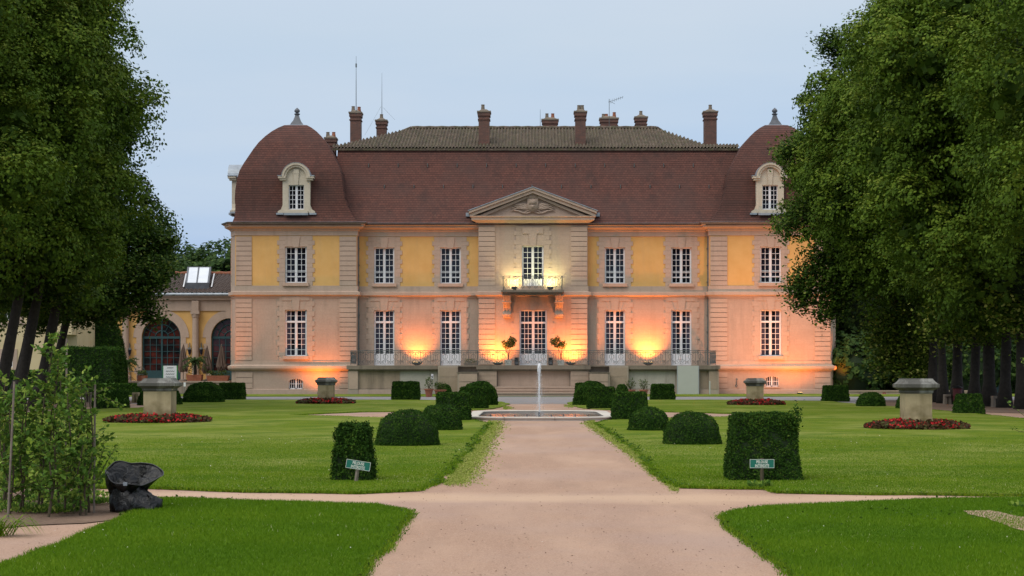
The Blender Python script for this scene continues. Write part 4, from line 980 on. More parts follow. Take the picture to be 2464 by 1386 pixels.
n = 2600; u = RN.random(n); th = RN.random(n)*6.283; zz = .05+(zT-.1)*u**1.2; rad = np.abs(RN.normal(0,1,n))*(.035+.10*(1-u))
C = np.stack([jx+rad*np.cos(th)+.03*(1-u), jy+rad*np.sin(th), zz], 1); V = cards(C, unit(n), RN.uniform(.006,.016,n), aspect=.8) - np.array(root_loc(r)); o = npmesh('droplets', V, 4, None, [M['jet']], r); o['kind'] = 'stuff'

# ================================================================ HEDGES
def hedge(name, px, base, wpx, hpx, kind, lab, group, wtop=None, dpx=None, n=None, rough=.02, leaf=.035, Y=None, mat='yew', zb=0.0):
    Yf = Y if Y else F*H/(base-HY); s = Yf/F; w_ = wpx*s; h = hpx*s; d = (dpx or wpx*(.95 if kind != 'dome' else 1))*s
    if Y: h = Zp(base-hpx, Yf)
    cx = X(px, Yf+d/2*.6); cy = Yf+d/2
    hw, hd = w_/2, d/2; tp = (wtop or wpx*.86)/wpx
    r = thing(name, (cx, cy, .0), lab, 'hedge' if kind != 'dome' else 'topiary', group)
    area = 2*(w_+d)*h + w_*d; n = int(1.8*(n or min(16000, max(2600, area*4200*(20/Yf)**1.0))))
    leaf_ = max(leaf*.72, Yf*.0010)
    if kind == 'dome':
        d_ = unit(n*2); d_ = d_[d_[:,2] > -.25][:n]; nn = len(d_)
        e_ = 2.6; den = (np.abs(d_[:,0])**e_ + np.abs(d_[:,1])**e_ + np.abs(np.maximum(d_[:,2],0)*1.0)**e_)**(1/e_)
        S = d_/den[:,None]; C = S*np.array([hw,hd,h]); C[:,2] = np.where(d_[:,2] < 0, -d_[:,2]*h*.6, C[:,2]); Nn = d_.copy()
        lump = 1+ .022*np.sin(d_[:,0]*6+px)*np.cos(d_[:,2]*7+base)+.015*np.sin(d_[:,1]*11)
        C *= (lump*(1+RN.normal(0,rough,nn)+.014*np.sin(C[:,0]*26)*np.sin(C[:,2]*30+1)+.010*np.sin(C[:,1]*40+C[:,0]*17)))[:,None]
        m = MB(); pr_ = [(max(.02,(1-(k/10)**e_)**(1/e_)) , k/10) for k in range(11)]
        m.lathe((0,0,0), [(q*.95, t_*.95) for q, t_ in pr_], 20); m.v = [(a*hw, b_*hd, c*h) for a, b_, c in m.v]
    else:
        fa = np.array([w_*h, w_*h*.4, d*h, d*h, w_*d]); f = RN.choice(5, n, p=fa/fa.sum()); a = RN.uniform(-1,1,n); b_ = RN.uniform(0,1,n)
        C = np.zeros((n,3)); Nn = np.zeros((n,3)); rr = .10
        for k in range(5):
            q = f == k; t_ = b_ if k < 4 else np.ones(n); sc_ = 1-(1-tp)*t_
            sc_ = sc_*(1-.04*np.maximum(0,(.12-t_)/.12))
            if k < 2: C[q] = np.stack([a*hw*sc_, (-1 if k == 0 else 1)*hd*sc_, b_*h],1)[q]; Nn[q] = (0,-1 if k == 0 else 1,.12)
            elif k < 4: C[q] = np.stack([(-1 if k == 2 else 1)*hw*sc_, a*hd*sc_, b_*h],1)[q]; Nn[q] = (-1 if k == 2 else 1,0,.12)
            else: C[q] = np.stack([a*hw*tp, (b_*2-1)*hd*tp, np.full(n,h)],1)[q]; Nn[q] = (0,0,1)
        lump = .5*np.sin(C[:,0]*9/h+px)*np.cos(C[:,2]*8/h+base)+.5*np.sin(C[:,1]*10/h+C[:,2]*5/h)
        C += Nn*(lump*.022*h + .016*np.sin(C[:,0]*27+C[:,1]*22)*np.sin(C[:,2]*31) + RN.normal(0, rough*h*.8, n))[:,None]
        # soften the edges
        ex = np.maximum(0, np.abs(C[:,0])/(hw*tp)-.9)*np.maximum(0, C[:,2]/h-.88); C[:,2] -= ex*h*.5
        m = MB(); m.taper(0, 0, 0, h*.97, hw*.97, hd*.97, hw*tp*.95, hd*tp*.95)
    C[:,2] = np.maximum(C[:,2], .03)
    m.build('core', M['yewcore'], r, world=False)
    cl = (np.sin(C[:,0]*17+px)+np.sin(C[:,2]*19)+np.sin(C[:,1]*15))/3*.2
    cl = cl + .12*np.sin(C[:,0]*41+C[:,1]*37)*np.sin(C[:,2]*43)
    tint = np.clip(RN.random(len(C))*.8+.05+cl, 0, 1)
    V = cards(C, Nn, RN.uniform(.7,1.4,len(C))*leaf_, aspect=.45, jitter=.75)
    npmesh('foliage', V, 4, tint, [M[mat]], r)
    return r, (cx, cy, h, hw, hd)
gd = 'clipped yews flanking the path'; 
HL = [
 ('yew_hedge',850,1163,92,136,'box','narrow shaggy yew block behind the tilted green sign, nearest on the left',gd,dict(wtop=70,rough=.04,n=9000,leaf=.042)),
 ('yew_dome',978,1078,150,87,'dome','large yew dome second in the left row from the front',gd,{}),
 ('yew_dome',1058,1039,105,63,'dome','smaller yew dome third in the left row, half behind the large one',gd,{}),
 ('yew_hedge',1090,1014,84,67,'box','square yew block at the left side of the fountain basin',gd,dict(wtop=74)),
 ('yew_hedge',1140,985,66,52,'box','square yew block behind the fountain on the left',gd,dict(wtop=62)),
 ('yew_dome',1153,977,86,57,'dome','large yew dome farthest back in the left row near the steps',gd,{}),
 ('yew_dome',1069,952,34,26,'dome','very small yew dome beside the bushy pot before the left terrace',None,{}),
 ('yew_hedge',976,963,65,43,'box','square yew block on the far lawn before the left terrace wall',None,dict(wtop=60)),
 ('yew_dome',487,970,94,48,'dome','wide yew dome on the far left lawn beside a yellow lamp',None,{}),
 ('yew_hedge',557,962,57,39,'box','low yew block at the left corner of the mansion beside a yellow lamp',None,dict(wtop=54)),
 ('yew_dome',381,976,100,44,'dome','yew dome hidden behind the nearest left stone pedestal',None,{}),
 ('yew_hedge',263,984,76,42,'box','low dark yew block left of the nearest left pedestal',None,dict(wtop=70)),
 ('yew_hedge',1838,1163,174,162,'box','big tapered yew block behind the upright green sign, nearest on the right',gd,dict(wtop=138,n=16000,rough=.014)),
 ('yew_dome',1668,1075,136,80,'dome','large yew dome second in the right row from the front',gd,{}),
 ('yew_dome',1563,1040,98,57,'dome','smaller yew dome third in the right row beside a square block',gd,{}),
 ('yew_hedge',1516,1012,88,66,'box','square yew block at the right side of the fountain basin',gd,dict(wtop=74)),
 ('yew_hedge',1447,985,66,52,'box','square yew block behind the fountain on the right',gd,dict(wtop=60)),
 ('yew_dome',1425,977,88,57,'dome','large yew dome farthest back in the right row near the steps',gd,{}),
 ('yew_hedge',1400,963,30,40,'box','small yew block peeping out behind the farthest right dome',None,dict(wtop=28)),
 ('yew_dome',1497,958,31,32,'dome','very small yew dome beside the pair of rose pots',None,{}),
 ('yew_hedge',1595,963,57,37,'box','square yew block on the far lawn before the right terrace wall',None,dict(wtop=50)),
 ('yew_hedge',2012,967,58,38,'box','square yew block at the right corner of the mansion',None,dict(wtop=52)),
 ('yew_dome',2098,980,66,34,'dome','low yew dome on the right lawn before the low wall',None,{}),
 ('yew_dome',2180,985,42,34,'dome','yew dome mostly hidden behind the nearest right pedestal',None,{}),
 ('yew_hedge',2334,997,66,47,'box','square yew block on the right lawn before the tree trunks',None,dict(wtop=50)),
]
for nme, px, base, wp, hp, kind, lab, g, kw in HL: last = hedge(nme, px, base, wp, hp, kind, lab, g, **kw)
# sprig sticking out of the nearest right block: part of that hedge
bigh = [o for o in bpy.data.objects if o.get('label','').startswith('big tapered')][0]
ps = Vector((X(1903,20.2)-bigh.location.x, -.35, Zp(1012,20.2)))
C = np.array(ps)+ RN.normal(0,1,(420,3))*np.array([.035,.05,.07]) + np.outer(RN.uniform(-1,1,420), [.05,0,.07]); npmesh('foliage', cards(C, unit(420), RN.uniform(.03,.05,420), aspect=.5), 4, RN.random(420), [M['yew']], bigh)
# large hedges at far left
hedge('yew_hedge', 205, 935, 152, 97, 'box', 'tall rectangular hedge before the huge rounded yew at far left', None, wtop=148, Y=100, dpx=110, n=12000)
hedge('yew_hedge', 262, 950, 165, 26, 'box', 'long low hedge strip along the left gravel walk', None, wtop=162, Y=99, dpx=20, n=5000)
o, _ = hedge('yew_topiary', 240, 940, 116, 172, 'dome', 'huge bullet shaped dark yew standing before the orangery', None, Y=108, n=16000)
hedge('yew_hedge', 60, 945, 200, 52, 'box', 'dark hedge under the leaning tree trunks at far left', None, wtop=196, Y=90, dpx=60, n=5000)

# ================================================================ PEDESTALS AND FLOWER BEDS
def pedestal(px, base, body, cap, top, lab, flare=False, right=False):
    Y = F*H/(base-HY); s = Y/F; bw_ = body*s/2; cw = cap*s/2; x = X(px, Y); cy = Y+bw_; zt_ = Zp(top, Y+bw_-cw)
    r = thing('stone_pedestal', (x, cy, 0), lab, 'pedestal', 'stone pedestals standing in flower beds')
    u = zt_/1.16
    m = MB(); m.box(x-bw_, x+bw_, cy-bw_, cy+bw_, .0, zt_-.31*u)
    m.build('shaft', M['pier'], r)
    if flare: m = MB(); m.lathe((x,cy,0), [(bw_*1.32,0),(bw_*1.32,.08),(bw_*1.22,.11),(bw_*1.18,.16),(bw_*1.06,.22),(bw_*1.002,.30)], 4, sq=True); m.build('base', M['pier'], r)
    m = MB(); m.lathe((x,cy,0), [(bw_*1.004,zt_-.34*u),(bw_*1.08,zt_-.31*u),(bw_*1.08,zt_-.27*u),(cw*.92,zt_-.22*u),(cw*.99,zt_-.20*u),(cw,zt_-.125*u),(cw*.93,zt_-.115*u),(cw*.82,zt_-.07*u),(cw*.73,zt_-.02*u),(cw*.72,zt_)], 4, sq=True)
    m.build('cap', M['piercap'], r)
    return x, cy
def flowerbed(px0, px1, ybase, cx, cy, lab, n=2600):
    Yf = F*H/(ybase-HY); rr = (X(px1, cy)-X(px0, cy))/2; xc = (X(px1, cy)+X(px0, cy))/2
    a = RN.random(n)*6.283; q = np.sqrt(RN.random(n))*rr; C = np.stack([xc+q*np.cos(a), cy+q*np.sin(a)*1.0, .03+.19*RN.random(n)*np.sqrt(np.clip(1.15-(q/rr)**2,0,1))], 1)
    sz = max(.06, cy*.0016)
    m1 = npmesh('flower_bed', np.zeros((0,4,3)), 4) if False else None
    hi = C.copy(); hi = hi[RN.random(n) < .6]; k = len(hi); 
    clump = (np.sin(hi[:,0]*7)+np.sin(hi[:,1]*9+2)) > -.1; hi = hi[clump]; hi[:,2] = .09+.13*RN.random(len(hi)); 
    rad = np.hypot(hi[:,0]-xc, hi[:,1]-cy)/rr; hi[:,2] *= np.sqrt(np.clip(1.12-rad**2, .15, 1))*1.1
    V = np.concatenate([cards(C, np.tile([0,-.4,1.],(n,1)), RN.uniform(.8,1.5,n)*sz*1.2, aspect=.8), cards(hi, np.tile([0,-.6,.8],(len(hi),1)), RN.uniform(.7,1.3,len(hi))*sz, aspect=.9)])
    mi = np.concatenate([np.zeros(n), np.ones(len(hi))]); ti = RN.random(len(V))
    V[:,:,0] -= xc; V[:,:,1] -= cy
    o = npmesh('flower_bed', V, 4, ti, [M['flowerleaf'], M['flower']], None, mi); o.location = (xc, cy, .02)
    tag(o, lab, 'flower bed', 'round red flower beds', 'stuff')
for px, base, body, cap, top, lab, fl, f0, f1, fb, fl_lab in (
  (378,1019,66,91,910,'broad stone pedestal nearest on the left lawn','',252,508,1025,'round bed of red flowers around the nearest left pedestal'),
  (2211,1035,64,94,911,'stone pedestal nearest on the right lawn with a flared foot','f',2082,2332,1040,'round bed of red flowers around the nearest right pedestal'),
  (783,973,37,49,908,'small distant stone pedestal before the left pavilion','',713,854,978,'round bed of red flowers around the distant left pedestal'),
  (1819,976,37,50,910,'small distant stone pedestal before the right pavilion','f',1750,1888,981,'round bed of red flowers around the distant right pedestal')):
    x, cy = pedestal(px, base, body, cap, top, lab, bool(fl)); flowerbed(f0, f1, fb, x, cy, fl_lab)

# ================================================================ SIGNS
def text_mesh(txt, size, parent, name='lettering', mat=None, loc=(0,0,0), sx=.8, ext=.0015, off=.0, align='CENTER'):
    c = bpy.data.curves.new('t', 'FONT'); c.body = txt; c.size = size; c.extrude = ext; c.offset = off; c.align_x = align; c.resolution_u = 3
    t = bpy.data.objects.new('t', c); col.objects.link(t); bpy.context.view_layer.update()
    me = bpy.data.meshes.new_from_object(t); bpy.data.objects.remove(t)
    me.transform(Matrix.Diagonal((sx,1,1,1))); me.transform(Matrix.Rotation(R(90),4,'X')); me.transform(Matrix.Translation(loc))
    me.materials.clear(); me.materials.append(mat); me.name = name; return me
M['signgreen'] = simple('sign_green', (.010,.155,.115), .35, .1, 8); M['signwhite'] = simple('sign_white', (.80,.82,.76), .5, .1, 8)
def sign(px, py, Y, base, tilt, lab, posttilt, woodmat):
    x = X(px, Y); zc_ = Zp(py, Y); r = thing('lawn_sign', (x, Y, 0), lab, 'sign', 'keep off the grass signs')
    w_, h = .275/2, .098/2
    Rm = Matrix.Rotation(tilt, 4, 'Y')
    def loc(mb, nme, mat, Mx=Rm):
        mb.v = [tuple(Mx @ Vector(p) + Vector((0,0,zc_))) for p in mb.v]; return mb.build(nme, mat, r, world=False)
    b = MB(); b.box(-w_, w_, -.006, 0, -h, h); board = loc(b, 'board', M['signgreen'])
    b = MB(); t_ = .0035
    for a in ((-w_,w_,-h,-h+t_),(-w_,w_,h-t_,h),(-w_,-w_+t_,-h+t_,h-t_),(w_-t_,w_,-h+t_,h-t_)): b.box(a[0],a[1],-.0085,-.0061,a[2],a[3])
    b.v = [tuple(Rm @ Vector(p) + Vector((0,0,zc_))) for p in b.v]; b.build('border', M['signwhite'], board, world=False)
    for txt, dz in (('PELOUSE', .004), ('INTERDITE', -.040)):
        me = text_mesh(txt, .046, board, mat=M['signwhite'], loc=(0,-.008,dz), sx=.72, off=.0006)
        me.transform(Matrix.Translation((0,0,zc_)) @ Rm); ob('lettering', me, board)
    p = MB(); bx_, bz_ = X(base[0], Y)-x, -.05; d_ = Vector((bx_, 0, bz_-zc_)); pw = .018
    top = Vector((0,0,zc_+.035)) - d_.normalized()*0
    p.v = []; n = Vector((1,0,0))
    p.tube([(bx_,.012,bz_),(bx_*.5,.012,(bz_+zc_)/2),(0,.012,zc_+.06 if not tilt else zc_+.03)], .021, 4); p.build('stake', M[woodmat], r, world=False)
sign(1833.5,1115.5,19.75,(1834,1165),0,'upright green lawn sign before the big tapered yew block',0,'twig')
sign(862,1119,19.75,(854,1165),R(9),'green lawn sign tilted down to the right on a pale leaning stake',1,'wood')

# ================================================================ BLACK BAG
Y = 15.75; bxx = X(318, Y)
r = thing('garden_bag', (bxx, Y, .0), 'crumpled open black garden bag at the corner of the lawn', 'bag')
def wr(t_, k, s): return .012*math.sin(t_*3+k*1.7+s)+.010*math.sin(t_*7+k*2.9)+.007*math.sin(t_*13-k*3.1+s)
def ringmesh(rings, segs=64, seed=0):
    m = MB()
    for k, (cx, cy, cz, rx, ry, tx_, ty_, amp, ex) in enumerate(rings):
        for j in range(segs):
            t_ = 2*math.pi*j/segs; c, s_ = math.cos(t_), math.sin(t_)
            a = abs(c)**ex*(1 if c > 0 else -1); b_ = abs(s_)**ex*(1 if s_ > 0 else -1)
            q = 1+amp*wr(t_, k*.35, seed)*8
            x_ = rx*a*q; y_ = ry*b_*q; m.v.append((cx+x_, cy+y_, max(.004, cz+tx_*x_+ty_*y_+amp*.10*math.sin(5*t_+k*.8+seed))))
    for k in range(len(rings)-1):
        for j in range(segs): a0 = k*segs+j; a1 = k*segs+(j+1) % segs; m.f.append((a0,a1,a1+segs,a0+segs)); m.m.append(0)
    return m
u = Y/F
t = NT('black_bag_plastic'); t.col((.006,.006,.007)); t.rough(.33); t.bump(t.noise(9, 5, rough=.55, dist=.6), .05, .8); M['bag'] = t.m; M['hem'] = simple('bag_hem', (.055,.055,.06), .45, .3, 9)
rings = [(.02,0,.004,.05,.05,0,0,0,1),(.03,0,.008,.205,.17,0,0,.2,.9),(.03,0,.035,.232,.19,0,0,.4,.9),(.03,0,.085,.228,.188,-.05,0,.55,.92),(.02,0,.135,.205,.17,-.18,0,.6,.92),(-.005,0,.170,.185,.15,-.26,0,.6,.95),(-.04,0,.205,.150,.13,-.12,0,.6,1),(-.05,0,.225,.145,.125,0,.05,.5,1),(-.045,0,.25,.165,.145,0,.15,.4,1),(-.03,0,.285,.195,.17,-.02,.25,.3,1),(-.02,0,.33,.218,.185,-.10,.38,.2,1),(-.02,.0,.355,.218,.183,-.14,.50,.12,1),
 (-.02,0,.342,.205,.172,-.14,.46,.2,1),(-.02,0,.30,.175,.15,-.05,.3,.5,1),(-.03,0,.25,.14,.12,0,.1,.8,1),(-.03,0,.20,.10,.09,0,0,.6,1),(-.03,0,.18,.01,.01,0,0,0,1)]
m = ringmesh(rings); m.v = [(x_+(.10*max(0,x_-.05)/.15*max(0,(z_-.26)/.1) if z_ > .26 else 0), y_, z_) for x_, y_, z_ in m.v]; m.build('sack', M['bag'], r, world=False, smooth=True)
hem = [m.v[11*64+q] for q in list(range(64))+[0]]; m = MB(); m.tube(hem, .0055, 5, caps=False); m.build('hem', M['hem'], r, world=False, smooth=True)
m = MB(); m.box(-.035,.0,-.20,-.185,.255,.285); m.build('handle_tag', M['zinc'], r, world=False)
m = MB(); m.tube([(-.10,-.05,.24),(-.09,-.08,.30),(-.06,-.06,.34),(-.05,.05,.36),(-.07,.12,.42)], .006, 5); m.tube([(.16,-.10,.17),(.19,-.12,.14),(.17,-.14,.12)], .008, 5); m.build('strap', M['bag'], r, world=False)
# ================================================================ ORANGERY AND HOUSES AT LEFT
YO = 121.0
def zo(py): return Zp(py, YO)
def xo(px): return X(px, YO)
r = thing('orangery', (xo(430), YO, 0), 'yellow orangery with arched teal glass doors and brown tiled roof left of the mansion', 'orangery')
FO = zo(913)
arches = [(341,435),(508,602),(174,268)]
def archwall(mb, x0, x1, z0, z1, Y, arcs):
    """wall with round-headed holes; arcs: (xa,xb,zspring) in metres"""
    xs = x0; n = 20
    for a, b_, zs in arcs:
        mb.q((xs,Y,z0),(a,Y,z0),(a,Y,z1),(xs,Y,z1)); rr = (b_-a)/2; c = (a+b_)/2; rec = .35
        pa = [(c-rr*math.cos(math.pi*k/n), zs+rr*math.sin(math.pi*k/n)) for k in range(n+1)]
        for (xa_, za_), (xb2, zb2) in zip(pa[:-1], pa[1:]): mb.q((xa_,Y,za_),(xb2,Y,zb2),(xb2,Y,z1),(xa_,Y,z1)); mb.q((xa_,Y,za_),(xb2,Y,zb2),(xb2,Y+rec,zb2),(xa_,Y+rec,za_))
        mb.q((a,Y,z0),(a,Y,zs),(a,Y+rec,zs),(a,Y+rec,z0)); mb.q((b_,Y,z0),(b_,Y,zs),(b_,Y+rec,zs),(b_,Y+rec,z0)); xs = b_
    mb.q((xs,Y,z0),(x1,Y,z0),(x1,Y,z1),(xs,Y,z1))
AR = sorted([(xo(a), xo(b_), zo(812)) for a, b_ in arches])
mb = MB(); archwall(mb, xo(150), xo(700), -.3, zo(722), YO, AR); mb.q((xo(150),YO+9,-.3),(xo(150),YO,-.3),(xo(150),YO,zo(722)),(xo(150),YO+9,zo(722))); mb.build('wall', M['stucco'], r)
mb = MB(); mb.box(xo(150), xo(700), YO-.10, YO-.002, zo(748), zo(722)); mb.box(xo(150), xo(700), YO-.30, YO-.002, zo(721.9), zo(716)); mb.box(xo(150), xo(700), YO-.42, YO-.002, zo(715.9), zo(711)); mb.build('cornice', M['stone_plain'], r)
mb = MB(); mb.tube([(xo(150),YO-.52,zo(709)),(xo(700),YO-.52,zo(709))], .10, 8); mb.build('gutter', M['zinc'], r)
for a, b_, zs in AR:
    s = MB(); c = (a+b_)/2; rr = (b_-a)/2; n = 20; ro = rr+.58
    for k in range(n):
        t0, t1 = math.pi*k/n, math.pi*(k+1)/n; s.prism([(c-rr*math.cos(t0),zs+rr*math.sin(t0)),(c-ro*math.cos(t0),zs+ro*math.sin(t0)),(c-ro*math.cos(t1),zs+ro*math.sin(t1)),(c-rr*math.cos(t1),zs+rr*math.sin(t1))][::-1], YO-.05, YO+.02)
    hh = (zs-FO)/7
    for sg, xx in ((-1,a),(1,b_)):
        for k in range(7): w_ = .50 if k % 2 else .36; u0, u1 = sorted((xx, xx+sg*w_)); s.box(u0, u1, YO-.05, YO+.02, FO+k*hh+.004, FO+(k+1)*hh-.004)
    s.prism([(c-.22,zs+rr-.03),(c+.22,zs+rr-.03),(c+.34,zo(746)),(c-.34,zo(746))], YO-.14, YO-.051)
    f = MB(); Yf = YO+.2
    for xx in (a, c-.06, b_-.12): f.box(xx, xx+.12, Yf, Yf+.08, FO, zs+.05 if xx != c-.06 else zs+rr)
    for zz, h in ((zs-.08,.16),(FO,.62)): f.box(a, b_, Yf-.01, Yf+.09, zz, zz+h)
    for k in range(1, 5): zz = FO+.62+(zs-.08-FO-.62)*k/5; f.box(a, b_, Yf+.02, Yf+.06, zz-.02, zz+.02)
    for k in (.2,.36,.64,.8): xx = a+(b_-a)*k; f.box(xx-.022, xx+.022, Yf+.021, Yf+.059, FO+.62, zs)
    for rad in (rr-.06, rr*.66, rr*.34): f.tube([(c-rad*math.cos(math.pi*k/16),Yf+.04,zs+rad*math.sin(math.pi*k/16)) for k in range(17)], .045, 4)
    for k in (1,2,4,5): t0 = math.pi*k/6; f.tube([(c-rr*.34*math.cos(t0),Yf+.04,zs+rr*.34*math.sin(t0)),(c-rr*math.cos(t0),Yf+.04,zs+rr*math.sin(t0))], .025, 4)
    d_ = f.build('glazed_door', M['teal'], r); s.build('surround', M['stone_plain'], d_)
    g = MB(); g.prism([(a,FO),(b_,FO)]+[(c+rr*math.cos(math.pi*k/16),zs+rr*math.sin(math.pi*k/16)) for k in range(17)], Yf+.065, Yf+.075); g.build('pane', M['glass_red'], d_)
for cx in (304, 472, 137):
    m = MB(); x = xo(cx); m.lathe((x,YO-.22,0), [(.34,FO-.1),(.34,FO+.25),(.26,FO+.35),(.25,FO+.4),(.22,zo(765)),(.25,zo(764)),(.30,zo(757)),(.22,zo(756.5))], 12, sq=False); m.box(x-.30,x+.30,YO-.5,YO-.102,zo(756),zo(749)); m.box(x-.24,x+.24,YO-.42,YO-.102,zo(748.9),zo(724)); m.build('column', M['stone'], r)
def pantile_roof(root, x0, x1, ya, yb, za, zb, per=.30, rows_n=14, name='roof'):
    mb = MB(); nx = int((x1-x0)/(per/6)); prev = None
    for j in range(rows_n+1):
        for st in ((0,) if j == 0 else ((1,0) if j < rows_n else (1,))):
            u = j/rows_n; row = []
            for i in range(nx+1):
                x = x0+(x1-x0)*i/nx; row.append((x, ya+(yb-ya)*u-.004*st, za+(zb-za)*u+.05*math.sin(2*math.pi*x/per)+(.05 if st == 0 else 0)))
            if prev:
                n0 = len(mb.v); mb.v += prev+row; k = nx+1
                for i in range(nx): mb.f.append((n0+i,n0+i+1,n0+k+i+1,n0+k+i)); mb.m.append(0)
            prev = row
    mb.q((x0,yb,zb),(x1,yb,zb),(x1,2*yb-ya,za),(x0,2*yb-ya,za))
    return mb.build(name, M['rooftile'], root)
M['rooftile'] = simple('brown_pantiles', (.105,.075,.065), .8, .45, 5)
yri = YO+5.2
rf = pantile_roof(r, xo(150), xo(700), YO-.45, yri, zo(706), Zp(659, yri))
m = MB(); m.tube([(xo(150)+k*.4,yri,Zp(658,yri)+.03*(k % 2)) for k in range(int((xo(700)-xo(150))/.4))], .12, 6); m.build('ridge', M['pot'], rf)
# skylight lying on the slope
sy0, sy1 = YO+.8, YO+4.8; s0 = Zp(706,YO-.45); sl_ = (Zp(659,yri)-zo(706))/(yri-YO+.45)
def rz_(y): return zo(706)+sl_*(y-YO+.45)
m = MB()
for a, b_, y0, y1 in ((446,450,sy0,sy1),(472,475,sy0,sy1),(499,503,sy0,sy1)):
    m.v += [(X(a,y0),y0,rz_(y0)+.05),(X(b_,y0),y0,rz_(y0)+.05),(X(b_+5,y1),y1,rz_(y1)+.05),(X(a+5,y1),y1,rz_(y1)+.05),(X(a,y0),y0,rz_(y0)+.40),(X(b_,y0),y0,rz_(y0)+.40),(X(b_+5,y1),y1,rz_(y1)+.60),(X(a+5,y1),y1,rz_(y1)+.60)]
    n0 = len(m.v)-8
    for f in ((3,2,1,0),(4,5,6,7),(0,1,5,4),(1,2,6,5),(2,3,7,6),(3,0,4,7)): m.f.append(tuple(n0+i for i in f)); m.m.append(0)
m.box(X(446,sy0),X(503,sy0),sy0-.06,sy0-.001,rz_(sy0)-.05,rz_(sy0)+.42); m.box(X(451,sy1),X(508,sy1),sy1+.001,sy1+.06,rz_(sy1)-.05,rz_(sy1)+.62)
sk = m.build('skylight', M['lead'], rf); m = MB()
for a, b_ in ((450.3,471.7),(475.3,498.7)): m.q((X(a,sy0),sy0,rz_(sy0)+.37),(X(b_,sy0),sy0,rz_(sy0)+.37),(X(b_+5,sy1),sy1,rz_(sy1)+.57),(X(a+5,sy1),sy1,rz_(sy1)+.57))
m.build('pane', M['skyglass'], rf)
m = MB(); 
for px, s_ in ((443.5,0),(511,0)): m.q((X(px-3,sy0),sy0-.1,rz_(sy0)+.13),(X(px,sy0),sy0-.1,rz_(sy0)+.13),(X(px+6,sy1),sy1,rz_(sy1)+.13),(X(px+3,sy1),sy1,rz_(sy1)+.13))
m.build('flashing', M['white'], rf)
# terrace wall, floor in front of orangery
Yt = 114.0; o_ = thing('terrace_wall', (X(480,Yt),Yt,0), 'low stone retaining wall carrying the orangery terrace', 'wall')
m = MB(); m.box(X(240,Yt), X(552,Yt), Yt, YO-.01, -.2, Zp(917,Yt)-.10); m.build('body', M['stone_grey'], o_); m = MB(); m.box(X(240,Yt)-.1, X(552,Yt), Yt-.06, YO-.52, Zp(917,Yt)-.099, Zp(917,Yt)); m.build('coping', M['stone_plain'], o_)
FO2 = Zp(917,Yt)
def lantern(px, py, lab):
    x, Y = xo(px), YO-.25; zc_ = zo(py); t_ = thing('wall_lantern', (x, YO-.01, zc_), lab, 'lantern', 'wall lanterns on the orangery')
    m = MB(); m.tube([(x,YO-.06,zc_+.05),(x,YO-.12,zc_+.5),(x,Y,zc_+.55),(x,Y,zc_+.2)], .025, 5); m.lathe((x,Y,zc_), [(.03,.16),(.16,.10),(.15,.13),(.05,.24)], 6); m.lathe((x,Y,zc_), [(.02,-.34),(.08,-.28),(.02,-.24)], 6); m.build('bracket', M['iron'], t_)
    m = MB(); m.lathe((x,Y,zc_), [(.08,-.24),(.145,.09)], 6); m.build('glass', M['glass'], t_)
lantern(314, 845, 'black wall lantern left of the nearest orangery arch'); lantern(458, 844, 'black wall lantern just left of the stone column between two arches'); lantern(486, 844, 'black wall lantern just right of the stone column between two arches')
x, Y = X(280,112), 112; t_ = thing('hanging_lantern', (x,Y,Zp(772,Y)), 'dark hanging lantern glimpsed under the left tree foliage', 'lantern'); m = MB(); m.lathe((x,Y,Zp(772,Y)), [(.05,0),(.22,.10),(.34,.42),(.30,.46),(.04,.5)], 8); m.tube([(x,Y,Zp(772,Y)+.5),(x,Y,Zp(745,Y))], .02, 4); m.build('lamp_shade', M['iron'], t_)
def parasol(px, Y, top, bot, lab, lean=0):
    x = X(px, Y); t_ = thing('closed_parasol', (x,Y,FO2), lab, 'parasol', 'closed parasols on the orangery terrace'); zt_ = Zp(top, Y); zb_ = Zp(bot, Y); m = MB(); m.tube([(x,Y,FO2+.1),(x,Y,zt_+.06)], .03, 6); m.lathe((x,Y,FO2), [(.28,0),(.28,.08),(.06,.12)], 12); m.build('pole', M['wood'], t_)
    m = MB(); k = 18; n0 = 0; prof_ = [(.03,zt_),(.09,zt_-.25),(.17,zt_-.7),(.25,zt_-1.2),(.30,zt_-1.5),(.22,zt_-1.62),(.20,zt_-1.75),(.24,zb_+.25),(.20,zb_)]
    for i, (rr, zz) in enumerate(prof_):
        for j in range(k): a = 2*math.pi*j/k+.15*i; q = rr*(1+.28*(1 if j % 2 else -1)*(i > 0)); m.v.append((x+q*math.cos(a)+.02*math.sin(i*2+px), Y+q*math.sin(a), zz+(.12*math.sin(j*2.3+px) if i > 3 else 0)))
    for i in range(len(prof_)-1):
        for j in range(k): a0 = i*k+j; a1 = i*k+(j+1) % k; m.f.append((a0,a1,a1+k,a0+k)); m.m.append(0)
    m.build('canopy', M['parasol'], t_)
parasol(441,116.5,830,893,'closed brown parasol at the left, beside the arched door'); parasol(498,116.5,833,896,'closed brown parasol in the middle, right of the palm'); parasol(533,115.5,830,893,'closed parasol nearest the mansion, lit orange')
